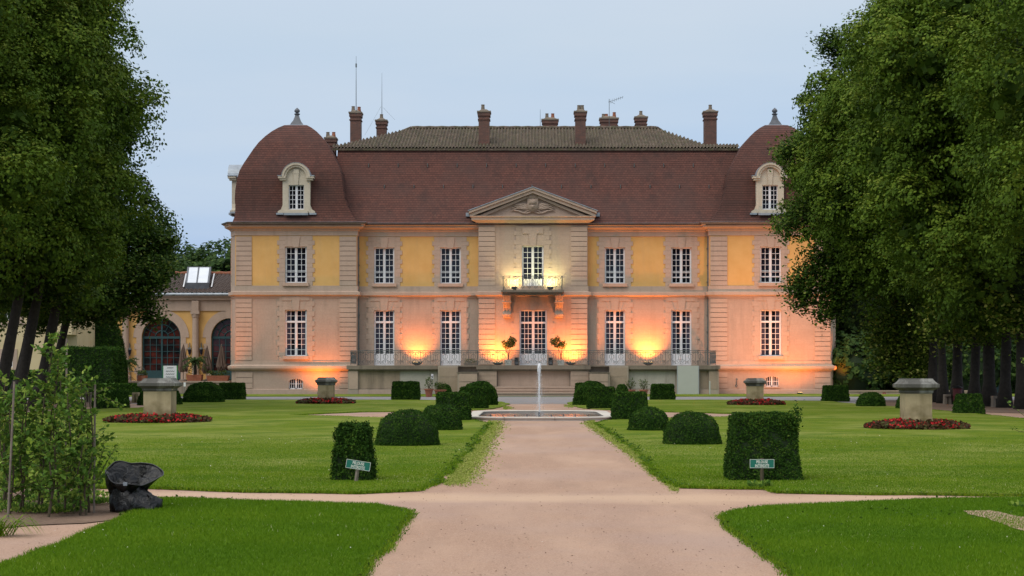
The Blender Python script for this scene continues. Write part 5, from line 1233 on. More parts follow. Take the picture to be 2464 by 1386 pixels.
def palm(px, Y, base, top, lab):
    x = X(px, Y); zb_ = base; t_ = thing('potted_palm', (x,Y,zb_), lab, 'palm', None); zt_ = Zp(top, Y)
    m = MB(); m.tube([(x,Y,zb_+.2),(x+.02,Y,zb_+.6),(x,Y,zt_)], [.10,.12,.09], 8); m.build('trunk', M['bark'], t_)
    m = MB(); m.taper(x,Y,zb_+.004,zb_+.42,.45,.3,.5,.34); m.build('planter', M['pot'], t_)
    Vs = []
    for k in range(16):
        a = k*2.4; el = .9-.09*k; ln = .85
        for q in range(9):
            u = (q+1)/9; cx = x+ln*u*math.cos(a)*math.cos(el*.6); cy = Y+ln*u*math.sin(a)*math.cos(el*.6)*.7; cz = zt_+ln*(u*math.sin(el)-u*u*.55)
            Vs.append((cx, cy, cz))
    C = np.array(Vs); C = np.repeat(C, 4, 0); V = cards(C, np.tile([0,-.5,1.],(len(C),1)), RN.uniform(.25,.4,len(C)), aspect=.16, jitter=.6, droop=.6)-np.array(root_loc(t_)); npmesh('fronds', V, 4, RN.random(len(C)), [M['palm']], t_)
palm(469,115.5,FO2,868,'small fan palm in a terracotta trough between two closed parasols'); palm(304,113,.02,872,'fan palm half hidden behind the huge rounded yew')
for px, wv, lab in ((525,54,'terracotta trough of trailing plants near the mansion corner'),(342,22,'terracotta bowl of plants on the terrace left of the arched door')):
    Y = 115; x = X(px,Y); t_ = thing('planter_trough', (x,Y,FO2), lab, 'planter', None); hw = wv/2*Y/F; m = MB(); m.taper(x,Y,FO2+.003,FO2+.36,hw*.88,.25,hw,.3); m.build('trough', M['pot'], t_); leafcloud('foliage', M['roseleaf'], t_, 500, blob((x,Y,FO2+.5),(hw*1.1,.3,.22)), .10)
t_ = thing('cafe_table', (X(315,113.2),113.2,0), 'wrought iron cafe table and chair frames behind the left pedestal', 'table'); m = MB(); x, Y, b0_ = X(315,114.6), 114.6, FO2
m.tube([(x+.45*math.cos(R(a)),Y+.45*math.sin(R(a)),b0_+.62) for a in range(0,361,20)], .02, 4); m.tube([(x,Y,b0_+.62),(x,Y,b0_)], .025, 4)
for a in (30,150,270): m.tube([(x,Y,b0_+.3),(x+.35*math.cos(R(a)),Y+.35*math.sin(R(a)),b0_)], .015, 4)
m.build('frame', M['iron'], t_); m = MB(); m.lathe((x,Y,b0_), [(.44,.625),(.44,.64)], 16); m.build('tabletop', M['iron'], t_)
for dx, lab in ((-.62,'wrought iron cafe chair left of the small terrace table'),(.62,'wrought iron cafe chair right of the small terrace table')):
    c_ = thing('cafe_chair', (x+dx,Y,b0_), lab, 'chair', 'cafe chairs'); m = MB()
    for a, b_ in ((-.18,-.18),(.18,-.18),(-.18,.18),(.18,.18)): m.tube([(x+dx+a,Y+b_,b0_),(x+dx+a*.8,Y+b_*.8,b0_+.44)], .012, 4)
    m.tube([(x+dx+.2*math.cos(R(a)),Y+.2*math.sin(R(a)),b0_+.44) for a in range(0,361,30)], .014, 4); m.build('frame', M['iron'], c_)
    m = MB(); m.tube([(x+dx-.2,Y+.18,b0_+.44),(x+dx-.22,Y+.22,b0_+.8),(x+dx,Y+.24,b0_+.95),(x+dx+.22,Y+.22,b0_+.8),(x+dx+.2,Y+.18,b0_+.44)], .014, 4)
    for q in (-.1,0,.1): m.tube([(x+dx+q,Y+.2,b0_+.45),(x+dx+q,Y+.24,b0_+.9)], .008, 4)
    m.build('backrest', M['iron'], c_)
Y = 106; t_ = thing('menu_board', (X(409,Y),Y,0), 'white information board held between two bright green posts', 'board')
m = MB(); m.box(X(393,Y),X(425,Y),Y,Y+.04,Zp(915,Y),Zp(880,Y)); bd = m.build('panel', M['white'], t_)
m = MB()
for row, zz in enumerate((885,893,900,907)):
    p0 = 402 if row == 0 else 399; p1 = 417 if row == 0 else 420
    pts = [(X(p0+(p1-p0)*k/14,Y), Y-.004, Zp(zz+1.2*math.sin(k*2.1+row),Y)) for k in range(15)]; m.tube(pts, .014, 4)
m.build('lettering', M['lead'], bd)
m = MB(); m.box(X(391.6,Y),X(392.9,Y),Y-.01,Y+.05,0,Zp(879.5,Y)); m.box(X(425.1,Y),X(427,Y),Y-.01,Y+.05,0,Zp(879.5,Y)); m.build('post', M['greenpaint'], t_)
Y = 100; x = X(444.5,Y); t_ = thing('notice_post', (x,Y,0), 'small white notice on a stake at the grass edge before the orangery', 'notice'); m = MB(); m.tube([(x,Y,0),(x,Y,Zp(925,Y))], .014, 4); m.build('stake', M['iron'], t_); m = MB(); m.box(x-.06,x+.06,Y-.03,Y-.014,Zp(930,Y),Zp(920,Y)); m.build('panel', M['white'], t_)
# little yellow lamp between the hedges
Y = 90; x = X(526,Y); t_ = thing('garden_lamp', (x,Y,0), 'glowing yellow lamp between the wide yew dome and the corner block', 'garden lamp')
m = MB(); m.box(x-.05,x+.05,Y-.03,Y+.03,0,.06); m.tube([(x,Y,.05),(x,Y,.25)], .02, 5); m.box(x-.13,x+.13,Y+.001,Y+.14,.25,.60); m.build('housing', M['black'], t_); m = MB(); m.box(x-.11,x+.11,Y-.012,Y,.27,.58); m.build('lens', M['lampy'], t_)
l = bpy.data.lights.new('spot', 'SPOT'); l.energy = 25; l.color = (1,.7,.1); l.spot_size = R(120); l.spot_blend = 1; lo = bpy.data.objects.new('spot', l); col.objects.link(lo); lo.parent = t_; lo.location = (0,-.06,.42); lo.rotation_euler = (R(80),0,R(10))
# pale house behind the left trunks
YH = 104.0; zh = lambda p: Zp(p, YH); xh = lambda p: X(p, YH)
r = thing('cream_house', (xh(100),YH,0), 'pale yellow house with white windows behind the leaning left tree trunks', 'house')
hol_ = [(-14,46,726,771),(8,31,848,884),(-120,-70,726,771)]
m = MB(); a, b_ = (xh(-400),YH), (xh(186),YH); wallseg(m, a, b_, -.2, zh(702), [(xh(h[0])-a[0],xh(h[1])-a[0],zh(h[3]),zh(h[2])) for h in hol_], [], lambda q: 0, .15); m.q((b_[0],YH,-.2),(b_[0],YH+4.2,-.2),(b_[0],YH+4.2,zh(702)),(b_[0],YH,zh(702))); m.build('wall', M['cream'], r)
m = MB(); m.box(a[0], b_[0]+.3, YH-.25, YH+.3, zh(703), zh(697)); m.build('cornice', M['stone_plain'], r); m = MB(); m.tube([(a[0],YH-.35,zh(695)),(b_[0]+.3,YH-.35,zh(695))], .09, 6); m.build('gutter', M['zinc'], r)
pantile_roof(r, a[0], b_[0]+.4, YH-.4, YH+2.1, zh(694), zh(694)+1.0, name='roof')
for h in hol_:
    x0, x1, z0, z1 = xh(h[0]), xh(h[1]), zh(h[3]), zh(h[2]); f = MB(); Yf = YH+.06
    for q in ((x0,x0+.06,z0,z1),(x1-.06,x1,z0,z1),(x0+.06,x1-.06,z0,z0+.06),(x0+.06,x1-.06,z1-.06,z1),((x0+x1)/2-.04,(x0+x1)/2+.04,z0+.06,z1-.06)): f.box(q[0],q[1],Yf,Yf+.05,q[2],q[3])
    muntins(f, x0+.06, (x0+x1)/2-.04, z0, z1, Yf+.01, 2, 4); muntins(f, (x0+x1)/2+.04, x1-.06, z0, z1, Yf+.01, 2, 4); w_ = f.build('window', M['white'], r)
    g = MB(); g.box(x0+.05,x1-.05,Yf+.04,Yf+.045,z0+.05,z1-.05); g.build('pane', M['glass'], w_)
    s = MB()
    for q in ((x0-.26,x0-.003,z0-.1,z1+.2),(x1+.003,x1+.26,z0-.1,z1+.2),(x0-.003,x1+.003,z1+.003,z1+.2),(x0-.35,x1+.35,z0-.30,z0-.101)): s.box(q[0],q[1],YH-.05,YH+.01,q[2],q[3])
    s.build('surround', M['stone_plain'], w_)
m = MB(); m.box(xh(132), xh(184), YH-1.1, YH-.002, zh(806), zh(703.5)); m.build('bay', M['cream'], r)

# ================================================================ RIGHT SIDE THINGS
Y = 104; r = thing('low_wall', (X(2110,Y),Y,0), 'low pale stone wall right of the mansion with a small red plate', 'wall')
m = MB(); m.box(X(2030,Y), X(2330,Y), Y, Y+.3, -.1, Zp(942,Y)); m.build('body', M['stone'], r); m = MB(); m.box(X(2028,Y), X(2330,Y), Y-.06, Y+.36, Zp(942,Y)+.001, Zp(939.5,Y)); m.build('coping', M['stone_plain'], r)
m = MB(); m.box(X(2124,Y), X(2131,Y), Y-.02, Y-.003, Zp(950,Y), Zp(944.5,Y)); pl_ = m.build('red_plate', M['red'], r)
m = MB(); 
for q in (946,948): m.box(X(2125.5,Y), X(2129.5,Y), Y-.024, Y-.0205, Zp(q+.6,Y), Zp(q,Y))
m.build('lettering', M['board'], pl_)
m = MB(); m.box(X(2068,Y), X(2071,Y), Y-.05, Y-.003, 0, Zp(942,Y)); m.build('pilaster', M['stone_dark'], r)
def bench(px, Y, wpx, lab, rz=0, h=.42, mat='stone_dark'):
    x = X(px, Y); t_ = thing('stone_bench', (x,Y,0), lab, 'bench', 'garden benches'); hw = wpx/2*Y/F
    m = MB(); m.box(x-hw,x+hw,Y-.2,Y+.2,h-.09,h); m.build('seat', M[mat], t_)
    for s in (-1,1): m = MB(); m.taper(x+s*hw*.7,Y,0,h-.091,.06,.16,.05,.14); m.build('leg', M[mat], t_)
bench(2279, 71.5, 14, 'stone bench between the first tree trunks on the right', h=.42); bench(2398, 66, 22, 'stone bench before the trunks near the right edge')
bench(327, 76, 14, 'pale stone bench just left of the nearest left pedestal', h=.45, mat='pier'); bench(212, 77, 14, 'stone bench beside the low dark yew block at left', h=.45)
x, Y = X(2304,71.2), 71.2; t_ = thing('litter_bin', (x,Y,0), 'dark red litter bin between two trunks beside the square yew', 'bin'); m = MB(); m.lathe((x,Y,0), [(.15,.004),(.17,.05),(.19,.62),(.20,.66),(.16,.67)], 14); m.build('body', M['binred'], t_); m = MB(); m.lathe((x,Y,0), [(.205,.671),(.21,.70),(.1,.76),(.02,.78)], 14); m.build('lid', M['black'], t_)
x, Y = X(2399,110), 110; t_ = thing('banner', (x,Y,0), 'tall narrow pale blue banner seen between two dark trunks', 'banner'); m = MB(); m.box(x-.22,x+.22,Y,Y+.02,Zp(900,Y),Zp(805,Y)); m.build('cloth', M['bannercloth'], t_); m = MB(); m.tube([(x-.25,Y+.01,0),(x-.25,Y+.01,Zp(800,Y))], .03, 5); m.build('pole', M['iron'], t_)
m = MB(); m.box(x-.24,x+.24,Y-.01,Y+.03,Zp(945,Y),Zp(903,Y)); m.build('base_panel', M['teal'], t_)

# ================================================================ TREES
def crown(name, parent, prof_, zc, cx, cy, nl, lr, ncl, per, size, mat, seed, flat=1.0, front=True, sheetk=.8):
    """prof_: list of (z, radius); lobes are spread on that outline and carry leaf clusters"""
    g = np.random.default_rng(seed); zs = np.array([p[0] for p in prof_]); rs = np.array([p[1] for p in prof_])
    # choose heights by area
    zz = np.linspace(zs[0], zs[-1], 200); ww = np.interp(zz, zs, rs)+.4; zl = g.choice(zz, nl, p=ww/ww.sum()); rl = np.interp(zl, zs, rs)
    th = g.random(nl)*6.283; q = np.where(g.random(nl) < .82, g.uniform(.72,1.0,nl), g.uniform(.2,.7,nl)); r_ = np.maximum(0, rl-lr*.55)*q
    LC = np.stack([cx+r_*np.cos(th), cy+r_*np.sin(th), zl], 1); LR = lr*g.uniform(.6,1.35,nl)*np.clip(.45+rl/rs.max()*.6, .4, 1)
    ns = max(20, ncl//13); li = g.choice(nl, ns, p=LR**2/(LR**2).sum()); ds = unit(ns, g); ds[:,2] = np.where(g.random(ns) < .6, np.abs(ds[:,2]), ds[:,2])
    out = LC[li]-np.array([cx,cy,0]); out[:,2] = 0; out /= np.linalg.norm(out, axis=1)[:,None]+1e-6; ds = ds+out*.4; ds /= np.linalg.norm(ds, axis=1)[:,None]
    SCn = LC[li] + ds*(LR[li]*g.uniform(.72,1.05,ns))[:,None]*np.array([1,1,.9]); SR = g.uniform(.38,.78,ns); stn = g.random(ns)
    si = g.choice(ns, ncl, p=SR**2/(SR**2).sum()); d_ = unit(ncl, g)+ds[si]*.55+np.array([0,0,.45]); d_ /= np.linalg.norm(d_, axis=1)[:,None]
    CC = SCn[si] + d_*(SR[si]*g.uniform(.75,1.08,ncl))[:,None]*np.array([1,1,1.15])
    idx = np.repeat(np.arange(ncl), per); n = len(idx)
    C = CC[idx] + g.normal(0,1,(n,3))*np.array([.13,.13,.10])
    Nn = d_[idx]*1.0+np.array([0,0,.3])
    up = np.clip(.45+.55*d_[idx][:,2], 0, 1); tint = np.clip(.34*g.random(n)+.30*stn[si][idx]+.40*up-.08, 0, 1)  # upward clusters get paler leaves: top light put into the colour, plus bracts
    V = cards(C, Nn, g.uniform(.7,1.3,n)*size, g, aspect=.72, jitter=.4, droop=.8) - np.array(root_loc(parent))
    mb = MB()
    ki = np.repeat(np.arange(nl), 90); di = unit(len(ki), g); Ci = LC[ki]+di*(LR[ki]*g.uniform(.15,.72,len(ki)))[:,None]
    npmesh('inner_shade_cards', cards(Ci, di+np.array([0,0,.3]), g.uniform(.25,.5,len(ki)), g, aspect=.8, jitter=.5)-np.array(root_loc(parent)), 4, g.random(len(ki))*.25, [mat], parent)  # dark leaf cards added inside the lobes to stop light and darken gaps
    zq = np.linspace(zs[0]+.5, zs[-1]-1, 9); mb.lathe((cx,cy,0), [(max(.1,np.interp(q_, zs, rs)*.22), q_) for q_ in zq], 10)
    mb.build('crown_light_block', M['yewcore'], parent)  # unseen solid core, added to block light through the crown
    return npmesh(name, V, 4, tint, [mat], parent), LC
def tree(x, Y, rt, prof_, label, group, seed, mat='linden', nl=60, lr=1.5, ncl=4200, per=8, size=.2, lean=(0,0), cdx=0, limbs=7, cdy=0):
    ncl = int(ncl*1.75); per = 10; size *= .74; nl = int(nl*.62); lr *= 1.28
    t_ = thing('linden_tree', (x, Y, 0), label, 'tree', group); rnd = random.Random(seed); zb_, zt_ = prof_[0][0], prof_[-1][0]
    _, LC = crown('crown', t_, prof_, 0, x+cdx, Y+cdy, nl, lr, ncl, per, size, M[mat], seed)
    m = MB(); k = 16; hz = zb_+(zt_-zb_)*.7; pts = []; rs = []
    for i in range(k+1):
        u = i/k; zz = hz*u; pts.append((x+lean[0]*min(zz,7)/7+ (cdx-lean[0])*max(0,u-.3), Y+lean[1]*u, zz-.05)); rs.append(rt*(1-.75*u)*(1+.75*math.exp(-zz*2.2))*(1+.07*math.sin(i*2.3+seed)))
    m.tube(pts, rs, 10); m.build('trunk', M['bark'], t_, smooth=True)
    order = sorted(range(len(LC)), key=lambda i: LC[i][2])
    for i in range(limbs):
        c = LC[order[int(len(order)*(i+.5)/limbs*.8)]]; j = min(k-1, 5+int(i*1.2)); s = Vector(pts[j]); e_ = Vector(c); mid = s.lerp(e_, .5)+Vector((0,0,-.3)); m = MB()
        m.tube([s, mid, e_], [rt*.42*(1-j/k*.6), rt*.25, .03], 6); m.build('limb', M['bark'], t_, smooth=True)
    return t_
def hang(parent, pts, n, size, mat, seed, rad=.5):
    """low hanging leafy branches"""
    g = np.random.default_rng(seed); C = []
    o = root_loc(parent)
    for a, b_ in pts:
        m = MB(); a = Vector(a); b_ = Vector(b_); mid = a.lerp(b_, .5)+Vector((0,0,.3)); m.tube([a, mid, b_], [.05,.03,.01], 5); m.build('limb', M['bark'], parent)
        k = int(1.6*n)//len(pts); u = g.random(k)**.7; P0 = np.outer(1-u, a)+np.outer(u, b_); C.append(P0+g.normal(0,1,(k,3))*rad*(1-.5*u)[:,None]*np.array([1,1,.8]))
    C = np.concatenate(C); size *= .8; V = cards(C, np.tile([0,-.3,1.],(len(C),1)), g.uniform(.7,1.3,len(C))*size, g, aspect=.72, jitter=.5, droop=.9)-np.array(o)
    npmesh('branch_foliage', V, 4, g.random(len(C)), [M[mat]], parent)
gR, gL = 'linden row at the right', 'linden row at the left'
SC = 76/F
# profiles (z, radius)
pfar = [(4.6,1.2),(5.6,4.8),(8,5.8),(11,5.3),(13.5,4.3),(15.5,3.3),(18,1.8),(20.5,.5)]
pmid = [(3.3,1.6),(4.2,3.8),(8,5.0),(12,4.9),(16,3.7),(19.5,2.5),(22,.7)]
XR_ = 17.6
tree(XR_+.0, 80, .30, pfar, 'linden farthest in the right row, its dark boughs overlapping the pavilion', gR, 21, ncl=7000, nl=95, lr=1.35, size=.20, cdx=-.3, mat='linden')
labs = ['first visible linden trunk of the right row, left of the others','second trunk in the right row with a swollen foot','third trunk in the right row beside the dark red bin','fourth trunk in the right row behind the square yew','fifth trunk in the right row left of the pale banner','sixth trunk in the right row right of the pale banner','linden at the right edge of the picture with flaring roots']
for i, (px, Yt_, k_) in enumerate(((2243,76.5,0),(2270,74,0),(2302,71.6,.66),(2343,69.2,.70),(2381,66.8,.95),(2417,64.4,1.0),(2462,61.6,1.0))):
    pr2 = [(z_, rr*.96) for z_, rr in pfar] if k_ == 0 else [(z_, rr*k_) for z_, rr in pmid]
    tree(X(px,Yt_), Yt_, (.21,.19,.22,.20,.235,.20,.22)[i], pr2, labs[i], gR, 30+i, ncl=5600, nl=75, lr=1.35, size=.18, limbs=5, cdx=0, lean=((.15,-.2,.1,.25,-.1,.2,-.15)[i],0))
tree(17.9, 56, .35, [(5.0,1.2),(6,2.6),(9,3.3),(12,3.2),(15,2.8),(19,1)], 'nearer linden whose trunk stands beyond the right edge of the picture', gR, 41, ncl=6500, nl=75, lr=1.3, size=.17, limbs=4)
tree(18.2, 50, .35, [(3.6,1.5),(4.6,4.0),(7,5.2),(10,5.3),(14,4.4),(18,1)], 'nearest linden overhanging from beyond the right edge of the picture', gR, 42, ncl=6500, nl=70, lr=1.2, size=.16, limbs=4)
# drooping low foliage at right
tr0 = [o for o in bpy.data.objects if o.get('label','').startswith('first visible linden')][0]
P2 = lambda px, py, Y: tuple(P(px, py, Y))
hang(tr0, [(P2(2200,740,78),P2(2125,890,79)),(P2(2180,740,79),P2(2150,860,80)),(P2(2230,760,78),P2(2190,900,79)),(P2(2160,720,78),P2(2110,820,79)),(P2(2240,780,77),P2(2215,905,78)),(P2(2290,740,71),P2(2275,800,70)),(P2(2370,730,67),P2(2360,790,66)),(P2(2430,700,62),P2(2440,770,61))], 12000, .2, 'linden', 5, .75)
tr1 = [o for o in bpy.data.objects if o.get('label','').startswith('linden farthest in the right')][0]
hang(tr1, [(P2(2060,640,79),P2(1985,765,78)),(P2(2040,560,79),P2(1905,700,78)),(P2(2020,420,79),P2(1885,560,78)),(P2(2020,330,79),P2(1885,370,78)),(P2(2050,160,79),P2(1990,95,78)),(P2(2000,620,79),P2(1925,735,78)),(P2(2060,600,79),P2(2000,720,78))], 11000, .19, 'linden_dark', 6, .62)
# left row, leaning trunks
plf = [(5.0,1.0),(6,3.2),(8,4.4),(11,4.6),(14,4.2),(17,3.0),(20,1.6),(23,.6)]
tree(-22.1, 80, .22, [(4.5,1.5),(5.1,3.5),(6,4.1),(7.5,4.0),(9,3.7),(12,3.0),(15,2.0),(18,1.0),(20.5,.4)], 'tall dark linden farthest in the left row, outlined against the sky', gL, 61, mat='linden_dark', ncl=9500, nl=110, lr=1.25, size=.20, cdx=.9, lean=(1.6,0))
tree(-21.3, 72, .22, [(3.9,1.5),(4.8,3.4),(8,4.1),(11,3.9),(15,3.2),(18,2.1),(21,1.1),(23.5,.4)], 'dark linden of the left row just behind the leaning front trunks', gL, 62, mat='linden', ncl=8000, nl=90, lr=1.3, size=.19, lean=(1.5,0), cdx=.1)
lab2 = ['rightmost of the three leaning trunks at left','middle one of the three leaning trunks at left','leftmost of the three leaning trunks at left edge']
for i, (px, Yt_) in enumerate(((88,66),(38,63.5),(-8,61))):
    tree(X(px,Yt_), Yt_, .22, [(4.2,1.3),(5.2,2.8),(8,3.7),(11,3.7),(15,3.0),(18,2.0),(20.5,.6)], lab2[i], gL, 70+i, ncl=6000, nl=75, lr=1.25, size=.175, lean=(1.35,0), cdx=-.5+1.0*(i > 0), limbs=4, mat='linden' if i else 'linden')
tree(-18.9, 54, .33, [(4.2,1.0),(5.2,3.0),(7,3.9),(10,4.2),(13,4.0),(17,1.2)], 'nearer linden overhanging from beyond the left edge of the picture', gL, 75, ncl=6000, nl=75, lr=1.2, size=.165, limbs=4)
tl = [o for o in bpy.data.objects if o.get('label','').startswith('tall dark linden')][0]
hang(tl, [(P2(330,690,78),P2(365,770,77)),(P2(300,640,78),P2(395,665,77)),(P2(230,700,78),P2(190,775,77)),(P2(200,700,78),P2(150,760,77)),(P2(260,690,78),P2(290,750,77)),(P2(320,560,79),P2(420,585,78)),(P2(330,620,79),P2(405,650,78)),(P2(180,690,78),P2(240,760,77)),(P2(100,690,75),P2(105,790,74)),(P2(60,640,70),P2(40,735,64)),(P2(120,640,70),P2(110,720,64)),(P2(170,640,72),P2(165,735,66)),(P2(10,640,66),P2(5,730,62)),(P2(240,640,75),P2(235,740,74)),(P2(330,640,76),P2(325,715,76)),(P2(370,620,77),P2(372,690,76)),(P2(280,660,76),P2(270,770,75)),(P2(200,640,74),P2(150,720,72)),(P2(90,640,68),P2(60,715,66))], 20000, .19, 'linden_dark', 8, .55)

# far woods: hill behind the orangery and belt behind the right trees
def woods(name, label, spots, n, size, seed):
    g = np.random.default_rng(seed); Cs = []; Ns = []
    core = MB()
    for x, y, zt_, rr in spots:
        k = n//len(spots); d_ = unit(k, g); d_[:,1] = -np.abs(d_[:,1])*np.where(g.random(k) < .85, 1, -1); h = zt_/2
        lump = 1+.16*np.sin(d_[:,0]*7+x)*np.sin(d_[:,2]*8+y)+.08*np.sin(d_[:,0]*17+x*3)*np.cos(d_[:,2]*15)
        e_ = np.array([x,y,h*.95]) + d_*np.array([rr,rr*.8,h*1.05])*(lump*g.uniform(.9,1.04,k))[:,None]; ok = e_[:,2] > .1
        Cs.append(e_[ok]); Ns.append(d_[ok])
        core.lathe((x,y,0), [(rr*.55,0),(rr*.80,h*.5),(rr*.84,h),(rr*.6,h*1.5),(rr*.2,h*1.8)], 10)
    C = np.concatenate(Cs); N_ = np.concatenate(Ns); V = cards(C, N_+np.array([0,0,.4]), g.uniform(.7,1.4,len(C))*size, g, aspect=.7, jitter=.5)
    o = npmesh(name, V, 4, g.random(len(C)), [M['wood_leaf']], None); tag(o, label, 'wood', kind='stuff')
    c = core.build('hidden_core', M['yewcore'], o)  # hidden dark solids added inside the leaf shells as light blockers
spL = []
for k in range(16): px = 300+k*24; Y = 190+random.uniform(-14,20); spL.append((X(px,Y), Y, Zp(598+10*math.sin(k*1.7)+6*math.cos(k*3.1)+ (8 if px < 480 else 0), Y), 5.5))
woods('woodland', 'wooded hill rising behind the orangery roof', spL, 60000, .5, 3)
spR = []
for k in range(15): px = 2010+k*36; Y = 122+random.uniform(-5,9); spR.append((X(px,Y), Y, Zp(520+40*math.sin(k*2.3), Y), 4.2))
for k in range(8): px = 2045+k*60; Y = 111+random.uniform(-1,3); spR.append((X(px,Y), Y, Zp(800+40*math.sin(k*2.1), Y), 2.4))
woods('woodland', 'dark woodland belt beyond the low wall at right', spR, 80000, .34, 4)
spB = [(X(-150+k*50,118+k % 3), 118+k % 3, Zp(640+20*math.sin(k*2), 118), 4.0) for k in range(3)]

# ================================================================ SAPLINGS IN THE NEAR BED
LEAF = np.array([(0,0,0),(.28,.22,.03),(.30,.55,.05),(0,1.0,-.04),(-.30,.55,.05),(-.28,.22,.03)])
def bigleaves(C, D, size, rng):
    """ovate six-sided leaves, C base point, D direction"""
    n = len(C); D = D/np.linalg.norm(D, axis=1)[:,None]; r_ = rng.normal(0,.5,(n,3))+np.array([0,0,1.3]); b = np.cross(D, r_); b /= np.linalg.norm(b, axis=1)[:,None]+1e-9; c = np.cross(b, D)
    s = np.asarray(size)[:,None,None]
    return C[:,None,:] + s*(LEAF[None,:,0:1]*b[:,None,:] + LEAF[None,:,1:2]*D[:,None,:] + LEAF[None,:,2:3]*c[:,None,:])
def sapling(px, Y, top, lab, seed, spread=.30, nb=16, leaf=.05, nleaf=16, basepy=None, low=.15, lean=0, stems=1):
    g = np.random.default_rng(seed); x = X(px, Y); hz = Zp(top, Y); t_ = thing('sapling', (x,Y,.0), lab, 'sapling', 'young trees staked in the near bed')
    C = []; D = []; m = MB()
    for st in range(stems):
        lx = lean+g.normal(0,.05); ly = g.normal(0,.04); sx_ = x+g.normal(0,.03); pts = [(sx_+lx*u+.02*math.sin(u*7+seed+st), Y+ly*u, hz*u*(1-.12*st)) for u in np.linspace(0,1,9)]
        m.tube(pts, [.011*(1-.75*u)+.001 for u in np.linspace(0,1,9)], 6)
        for k in range(nb):
            u = low+(1-low)*(k+.5)/nb; i = min(7, int(u*8)); f = u*8-i; s = Vector(pts[i]).lerp(Vector(pts[i+1]), f); a = g.random()*6.283; ln = spread*(1.15-u*.75)*g.uniform(.6,1.2); el = g.uniform(.25,.95)
            e_ = s+Vector((math.cos(a)*ln, math.sin(a)*ln, ln*el)); mid = s.lerp(e_,.5)+Vector((0,0,-.02)); m.tube([s,mid,e_], [.0035,.0025,.0012], 4, caps=False)
            dr = (e_-s).normalized()
            for q in range(nleaf):
                w_ = (q+1)/nleaf; p = s.lerp(e_, w_); C.append(tuple(p+Vector(g.normal(0,.008,3)))); dd = Vector(g.normal(0,.75,3)); D.append(tuple(dr*.6+dd+Vector((0,0,-.15))))
    m.build('stem', M['twig'], t_)
    C = np.array(C); D = np.array(D); sz = g.uniform(.6,1.15,len(C))*leaf; V = bigleaves(C, D, sz, g)-np.array(t_.location); npmesh('foliage', V, 6, g.random(len(C))**1.2, [M['sapling']], t_)
    return t_
SP = [(30,15.4,955,'low leafy sapling at the left edge behind a stake',.26,14,.05,0,2),(62,15.6,905,'slender sapling left of the tallest one in the near bed',.27,16,.05,.03,2),(95,15.9,812,'tallest sapling of the near bed, pale green top against the trunks',.29,26,.046,.06,2),(130,16.1,850,'bushy sapling just right of the tallest one in the bed',.30,22,.046,.05,2),
 (160,15.5,905,'dense sapling in the middle of the near bed',.30,20,.048,.02,2),(185,16.3,935,'sapling at the right flank of the dense clump',.26,16,.046,.04,2),(110,15.1,990,'low front sapling with dark stems before the clump',.26,15,.045,.02,2),(8,16.4,920,'leafy sapling cut by the left edge of the picture',.30,18,.05,0,2),(200,15.3,1070,'small low sapling at the foot of the clump near the bag',.20,12,.045,.05,2)]
for i, (px, Y, top, lab, sp_, nb, lf, le, stn) in enumerate(SP): sapling(px, Y, top, lab, 200+i, sp_*1.08, nb, lf*1.25, nleaf=19, lean=le, stems=stn, low=.10)
t_ = sapling(222,15.6,930,'thin staked sapling standing alone beside the black bag',230,.15,4,.042,nleaf=8,low=.93)
def twig(t_, a, b_, n, lf, seed):
    g = np.random.default_rng(seed); a = Vector(a); b_ = Vector(b_); m = MB(); m.tube([a, a.lerp(b_,.5)+Vector((0,0,.015)), b_], [.004,.003,.0015], 4); m.build('twig', M['twig'], t_)
    u = g.random(n); C = np.outer(1-u, a)+np.outer(u, b_)+g.normal(0,.022,(n,3)); D = g.normal(0,.8,(n,3))+np.array([0,0,.1]); npmesh('foliage', bigleaves(C, D, g.uniform(.6,1.1,n)*lf, g)-np.array(t_.location), 6, g.random(n), [M['sapling']], t_)
twig(t_, P2(228,955,15.6), P2(298,975,15.6), 60, .045, 1); twig(t_, P2(230,950,15.6), P2(270,930,15.6), 40, .04, 2); twig(t_, P2(232,1160,15.6), P2(285,1065,15.7), 70, .042, 3); twig(t_, P2(228,1150,15.6), P2(252,1075,15.7), 50, .04, 4)
for px, Y, top, base, lab, lean in ((19,15.0,918,1240,'pale bamboo stake at the left edge of the near bed',.055),(226,15.55,925,1228,'bamboo stake tied to the thin sapling beside the bag',.01),(157,16.4,815,1200,'tall grey stake rising behind the sapling clump',.015)):
    m = MB(); x = X(px,Y); m.tube([(x,Y,0),(x+lean,Y,Zp(top,Y))], .0095, 6); o = m.build('bamboo_stake', M['wood'], None); tag(o, lab, 'stake', 'garden stakes')
# right edge sapling
t_ = sapling(2466,20.5,800,'sapling leaning into the picture at the far right edge',240,.24,14,.05,nleaf=10,low=.3); 

# weeds, grass blades
def plants(name, lab, spots, n, size, mat, seed, cat='weeds', bed=False):
    g = np.random.default_rng(seed); Vs = []
    for x, y, rr, h in spots:
        k = n//len(spots); a = g.random(k)*6.283; q = np.sqrt(g.random(k))*rr; C = np.stack([x+q*np.cos(a), y+q*np.sin(a), np.full(k,.02)+g.random(k)*h*.5],1); D = np.stack([np.cos(a)*.6, np.sin(a)*.6, g.uniform(.3,1.4,k)],1)+g.normal(0,.3,(k,3)); Vs.append(bigleaves(C, D, g.uniform(.5,1.2,k)*size, g))
    V = np.concatenate(Vs); o = npmesh(name, V, 6, g.random(len(V)), [M[mat]]); tag(o, lab, cat, kind='stuff'); return o
g_ = random.Random(3)
plants('weeds', 'patchy low weeds growing in the earth of the sapling bed', [(X(px,5250/(py-900)), 5250/(py-900), .22, .08) for px, py in [(g_.uniform(-150,265), g_.uniform(1195,1240)) for _ in range(26)]], 5200, .035, 'sapling', 12)
